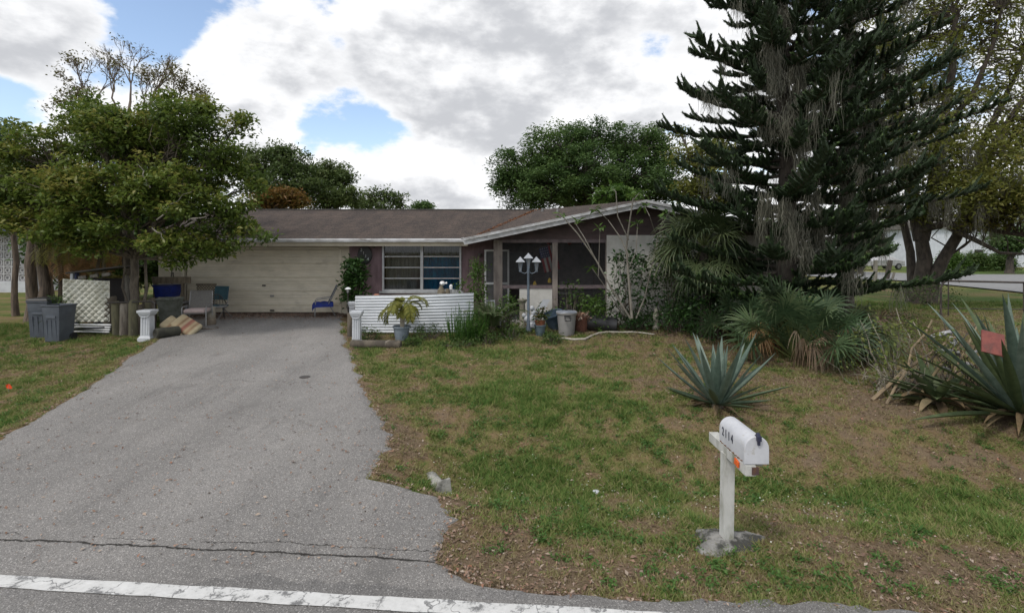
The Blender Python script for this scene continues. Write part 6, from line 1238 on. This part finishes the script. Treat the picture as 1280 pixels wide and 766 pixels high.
c = Vector((7.72, 7.75, g1(7.7, 7.75))); ag2 = agave(c, sp, 'very large green grey agave at the right edge with a red board caught in it', 'agaves in the lawn', 2, LF_ag, 1.7, .068, [LF_agd])
c = G(1168, 500); sp = [(R(a), R(e), l, b) for a, e, l, b in ((210, 20, .6, 1.2), (300, 10, .5, 1.0), (160, 15, .7, 1.3), (240, 5, .6, 1.0), (185, 40, .7, 1.5), (270, 45, .5, 1.6), (170, 35, .8, .5), (200, 50, .75, .3), (150, 62, .8, .2), (230, 30, .7, .6), (20, 40, .7, .4), (280, 25, .75, .5), (100, 70, .8, .1), (250, 60, .6, .5), (185, 12, .8, .2), (320, 45, .6, .5), (60, 55, .7, .3), (130, 20, .7, .4))]
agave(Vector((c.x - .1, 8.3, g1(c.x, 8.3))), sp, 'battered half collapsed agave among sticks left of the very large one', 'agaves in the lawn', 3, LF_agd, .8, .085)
p = P(1241, 429, 7.1); b = MB().box((0, 0, 0), (.27, .028, .32)); o = b.build('red_board', mat('red_board_paint', (.24, .075, .06), (.17, .05, .045), 8, .8, .3, c3=(.12, .06, .05), sc3=5, lo3=.5, hi3=.7), None, loc=p, bevel=.004); o.rotation_euler = (R(-24), R(14), R(-14)); prop(o, 'faded red rectangular board wedged in the leaves of the very large agave', 'board')
# brush pile sticks
M_cane = mat('cane_tan', (.28, .21, .13), (.18, .14, .09), 9, .8, .3)
stk = [((1108, 505), (1165, 400), 1, .022, M_cane), ((1128, 500), (1178, 430), 1, .018, M_barkd), ((1170, 505), (1222, 405), 1, .02, M_cane), ((1086, 488), (1130, 462), 1, .014, M_barkd), ((1093, 497), (1140, 452), .9, .012, M_barkd), ((1090, 500), (1196, 420), 1.3, .032, mat('cane_tan', (.28, .21, .13), (.18, .14, .09), 9, .8, .3)), ((1145, 508), (1187, 440), .7, .026, mat('bamboo_tan', (.26, .2, .11), (.17, .13, .07), 9, .7, .2)), ((1100, 470), (1075, 400), .7, .012, M_barkp), ((1180, 500), (1140, 400), .9, .012, M_barkp), ((1120, 480), (1085, 392), .9, .01, M_barkp), ((1160, 480), (1120, 385), 1.0, .01, M_barkp), ((1190, 470), (1175, 380), 1, .012, M_barkd), ((1150, 490), (1230, 400), 1.1, .012, M_barkd)]
pb = G(1140, 500); t = thing('brush_pile', 'pile of dead sticks, canes and twigs leaning left of the very large agave', 'brush pile', pb)
rng = np.random.default_rng(8)
for (a, b_, zz_, r_, m_) in stk:
    p0 = G(*a); p1 = P(b_[0], b_[1], p0.y + .6); MB().tube(curve(p0 - pb, p1 - pb, .02, 6, rng, .015), np.linspace(r_, r_ * .6, 6), 6).build('stick', m_, t, smooth=True)
tw = MB()
for i in range(110):
    a = Vector((rng.uniform(-.5, 1.0), rng.uniform(-.2, .9), rng.uniform(.02, .2))); d = Vector((rng.normal() * .5, rng.normal() * .4, rng.uniform(.1, .9))) * .55; tw.tube(curve(a, a + d, .1, 5, rng, .07), [.006, .005, .004, .003, .002], 4, False)
tw.build('twigs', M_barkp, t)
bush('weed_shrub', 'straggly yellow green weeds growing through the brush pile', pb + Vector((.2, .55, 0)), 1.0, 1.25, leafmat('leaf_straggly', [(.10, .13, .03), (.15, .19, .045), (.22, .22, .07)], .4), 52, 55, 18, .07, cr=.08)
bush('weed_shrub', 'low dry weedy undergrowth between the palmetto and the brush pile', G(1120, 420) + Vector((0, 0, 0)), 1.0, .6, LF_weed, 53, 40, 20, .05, cr=.1)
t = thing('debris_heap', 'heap of pale grey white broken pieces behind the sticks of the brush pile', 'debris', P(1212, 404, 9.2)); t.location.z = g1(t.location.x, 9.2)
for i in range(14):
    b = MB().rbox((0, 0, 0), (rng.uniform(.1, .35), rng.uniform(.04, .12), rng.uniform(.03, .08)), .012, None, 2); o = b.build('broken_piece', mat('debris_pale', (.42, .43, .45), (.26, .26, .27), 9, .85, .5), t); o.location = (rng.uniform(-.45, .4), rng.uniform(-.2, .2), .25 + .05 * i + .0 * i); o.rotation_euler = rng.uniform(-.9, .9, 3)
b = MB()
for i in range(40): a = Vector((rng.uniform(-.6, .6), rng.uniform(-.3, .3), 0)); b.tube(curve(a, a + Vector((rng.normal() * .3, rng.normal() * .2, rng.uniform(.4, 1.0))), .03, 5, rng, .04), .008, 4, False)
b.build('twigs', M_barkd, t)
bush('weed_shrub', 'dark leafy weeds around the oak base', Vector((15.9, 19.6, g1(15.9, 19.6))), 1.3, .75, LF_weed, 54, 50, 22, .08, cr=.14)
# ---- plumeria (bare pale trunks)
def plumeria():
    rng = np.random.default_rng(61); base = on((789 - 640) / F * 13.7, 13.7); t = thing('plumeria_tree', 'bare pale branched plumeria with a few green leaf tufts before the white stucco wall', 'tree', base); b = MB(); tips = []
    for l, r0 in (([(788, 398), (765, 362), (745, 325), (722, 292), (701, 268)], .036), ([(745, 325), (731, 298), (718, 277), (722, 277)], .02), ([(790, 398), (786, 350), (783, 310), (786, 285), (792, 245)], .045), ([(786, 320), (775, 296), (760, 275), (745, 262)], .024), ([(786, 300), (772, 270), (770, 240), (765, 235)], .022), ([(792, 250), (800, 240)], .016),
                   ([(795, 398), (806, 372), (812, 345), (822, 300), (830, 268)], .026), ([(822, 300), (812, 270), (806, 258)], .014), ([(826, 285), (838, 262)], .014), ([(784, 340), (795, 315), (797, 280)], .02), ([(780, 396), (768, 378), (755, 366)], .02), ([(783, 396), (740, 335)], .02), ([(748, 345), (750, 285)], .014)):
        q = [P(px, py, 13.7 + .25 * math.sin(px * .3)) - base for px, py in l]; b.tube(q, np.linspace(r0 * .8, r0 * .4, len(q)), 7, False); tips.append(q[-1])
    b.build('trunk', mat('plumeria_bark', (.21, .195, .165), (.13, .12, .10), 12, .8, .3, stretch=(1, 1, .5)), t, smooth=True); PT = []
    for q in tips: PT.append(np.array(q) + rng.normal(size=(11, 3)) * [.06, .06, .03])
    V, rr = leaves(np.concatenate(PT), .22, rng, up=.9, asp=.3); arrmesh('foliage', V, 4, LF_bright, t, rnd=rr)
plumeria()
# ---- bed shrubs
def atg(px, Y): x = (px - 640) / F * Y; return on(x, Y)
bush('garden_shrub', 'yellow green leafy shrub below the right porch screen', atg(742, 14.2), .55, .85, LF_bright, 301, 55, 20, .09, up=.7)
bush('garden_shrub', 'pale green arching shrub between the young palm and the lamp post', atg(634, 13.6), .4, 1.0, LF_bright, 321, 45, 18, .07, cr=.08)
bush('garden_shrub', 'sparse twiggy shrub in front of the right porch screen', atg(715, 14.4), .5, 1.25, LF_weed, 302, 22, 12, .11, cr=.1)
bush('garden_shrub', 'thin shrub with big dark leaves in front of the stucco wall', atg(762, 14.3) + Vector((.6, 0, 0)), .65, 2.2, LF_shr, 303, 95, 10, .13, cr=.1)
bush('garden_shrub', 'tall straggly dark leaved shrub against the right part of the stucco wall', atg(838, 14.3), .75, 2.6, LF_shr, 304, 120, 18, .11, cr=.12)
bush('garden_shrub', 'dense dark bush under the drooping fan palm', atg(893, 12.95), .75, 1.7, LF_shr, 320, 110, 24, .10, cr=.12)
bush('garden_shrub', 'dark low shrub at the foot of the stucco wall right of the statuette', atg(850, 13.8), .8, .7, LF_shr, 305, 60, 24, .08, cr=.1)
bush('garden_shrub', 'leggy dark shrub between the stucco wall and the fan palm', atg(880, 14.3), .8, 1.4, LF_shr, 306, 70, 20, .1, cr=.13)
bush('garden_shrub', 'dark low plants around the plumeria base', atg(795, 14.2), .7, .35, LF_shr, 307, 40, 22, .08, cr=.09)
bush('vine_plant', 'climbing vine column left of the porch corner', atg(598, 14.5), .3, 1.9, LF_bright, 308, 90, 18, .08, cat='vine', cr=.07)
bush('garden_shrub', 'green leafy plant behind the right end of the corrugated screen', atg(577, 14.2), .2, 1.3, LF_bright, 309, 14, 12, .09, cr=.06)
c = atg(443, 16.0); t = thing('plant_pot', 'black round plant pot under the big leafy shrub right of the garage door', 'plant pot', c); MB().lathe([(.17, 0), (.22, .36), (.24, .37), (.24, .41), (.21, .41), (.2, .3)], n=20).build('pot_body', M_black, t, smooth=True)
bush('potted_shrub', 'big leafy green shrub growing between garage door and number plaque', c + Vector((.02, 0, .3)), .40, 1.5, leafmat('leaf_bigshrub', [(.03, .07, .018), (.045, .10, .025), (.07, .14, .035)], .3, .4), 310, 105, 16, .16, cr=.09, up=.8, z0=.25)
# feathery upright fern-like plant
rng = np.random.default_rng(71); c = atg(582, 12.75); t = thing('feathery_plant', 'bright green feathery upright plant at the right end of the corrugated screen', 'plant', c); st = MB(); lf = MB()
for i in range(120):
    a = rng.random() * 6.28; q = rng.random() ** .5 * .46; b0 = Vector((q * math.cos(a), q * math.sin(a) * .6, 0)); h_ = rng.uniform(.5, 1.1) * (1 - .3 * q / .46); e = b0 * 1.25 + Vector((rng.normal() * .04, rng.normal() * .04, h_)); pts = curve(b0, e, 0, 8, rng, .01); st.tube(pts, np.linspace(.006, .002, 8), 4, False)
    for j in range(60):
        s = rng.uniform(.08, 1); k = s * 7; i0 = min(int(k), 6); o = pts[i0].lerp(pts[i0 + 1], k - i0); d = Vector((rng.normal(), rng.normal(), .9)).normalized(); lf.cur = float(np.clip(rng.normal(.5, .25), .01, 1)); lf.strip([o, o + d * .055 * (1.4 - s)], [.008, .002], d.cross(Vector((0, 0, 1))) if abs(d.z) < .99 else Vector((1, 0, 0)))
st.build('stem', LF_weed, t); lf.build('foliage', leafmat('leaf_feathery', [(.06, .15, .025), (.09, .2, .035), (.13, .25, .05)], .3), t)
# pinnate palm by porch corner
c = atg(615, 13.3); t = thing('young_palm', 'young palm with arching grey green fronds below the porch corner', 'palm', c); st = MB(); lf = MB()
for k in range(20): frond(lf, (0, 0, .1), rng.random() * 6.28, R(rng.uniform(50, 82)), rng.uniform(.8, 1.3), rng, 28, .26, .013, .9, .5, st)
st.build('frond_stem', M_wood, t); lf.build('frond', leafmat('leaf_young_palm', [(.05, .08, .03), (.08, .115, .045), (.12, .15, .07)], .3), t)
# potted palm before screen
c = atg(502, 12.8); t = thing('plant_pot', 'blue grey round plant pot holding the small yellow green palm before the corrugated screen', 'plant pot', c); MB().lathe([(.15, 0), (.2, .3), (.225, .31), (.225, .35), (.2, .35), (.18, .28)], n=22).build('pot_body', mat('pot_slate', (.2, .24, .28), (.15, .18, .22), 5, .6, .1), t, smooth=True); MB().lathe([(.19, .29), (.01, .30)], n=18).build('soil', M_darkvoid, t)
t = thing('potted_palm', 'small yellow green arching palm growing in the blue grey pot before the corrugated screen', 'palm', c + Vector((0, 0, .29))); st = MB(); lf = MB()
for (dx, dz) in ((-.03, .5), (.1, .62), (.02, .4)): MB().tube([(dx * .3, 0, -.05), (dx * .8, 0, dz * .6), (dx, 0, dz)], [.028, .02, .02], 7).build('cane', M_barkp, t, smooth=True); 
for k in range(19): frond(lf, ((-.03, .1, .02)[k % 3], 0, (.5, .62, .4)[k % 3]), k * 2.4, R(rng.uniform(0, 60)), rng.uniform(.5, .85), rng, 22, .2, .014, 1.3, .5, st)
st.build('frond_stem', LF_yo, t); lf.build('frond', leafmat('leaf_potted_palm', [(.10, .12, .02), (.2, .19, .03), (.15, .17, .03), (.26, .22, .05)], .35), t)
# ground weeds along the screen and bed
for i, (px, Y, r_, h_, lab) in enumerate(((460, 12.9, .4, .28, 'low leafy weeds at the left foot of the corrugated screen'), (535, 12.8, .5, .3, 'low leafy weeds right of the potted palm'), (515, 12.3, .3, .14, 'tiny weeds in front of the plant pot'), (640, 12.9, .5, .35, 'low weeds in front of the stone pillar and statue'), (690, 12.7, .35, .22, 'grassy weeds at the foot of the light grey garbage can'), (608, 12.6, .4, .3, 'leafy weeds at the foot of the young palm'), (575, 12.3, .5, .16, 'low weeds before the feathery plant'))):
    bush('ground_weeds', lab, atg(px, Y), r_, h_, LF_weed, 400 + i, 40, 20, .05, cat='weeds', z0=.02, cr=.05, group='weeds along the garden bed')
# spiky plant in bed by post
c = atg(706, 14.0); t = thing('spiky_plant', 'dark green sword leaved plant before the middle porch post', 'plant', c); b = MB()
for k in range(18):
    az = k * 2.4; el = R(rng.uniform(25, 85)); L = rng.uniform(.5, .8); d = Vector((math.cos(az) * math.cos(el), math.sin(az) * math.cos(el), math.sin(el))); b.cur = rng.uniform(.1, .9); b.strip([(0, 0, 0), d * L * .5, d * L * .85 + Vector((0, 0, -.05)), d * L + Vector((0, 0, -.1))], [.02, .03, .018, .001], Vector((-math.sin(az), math.cos(az), 0)), .3, Vector((0, 0, 1)))
b.build('leaf_blades', LF_shr, t)
# bed mulch twigs
x = rng.uniform(.8, 8, 2600); y = 13.2 + rng.uniform(0, 1.7, 2600); Vv, rr = leaves(np.stack([x, y, gz(x, y) + .02], 1), .09, rng, up=1.6, asp=.3); ml = arrmesh('bed_mulch', Vv, 4, leafmat('mulch_brown', [(.05, .035, .03), (.11, .08, .06), (.18, .14, .11)], .1, .9), rnd=rr); prop(ml, 'dark dry leaves and bark covering the planting bed before the porch', 'mulch', kind='stuff')
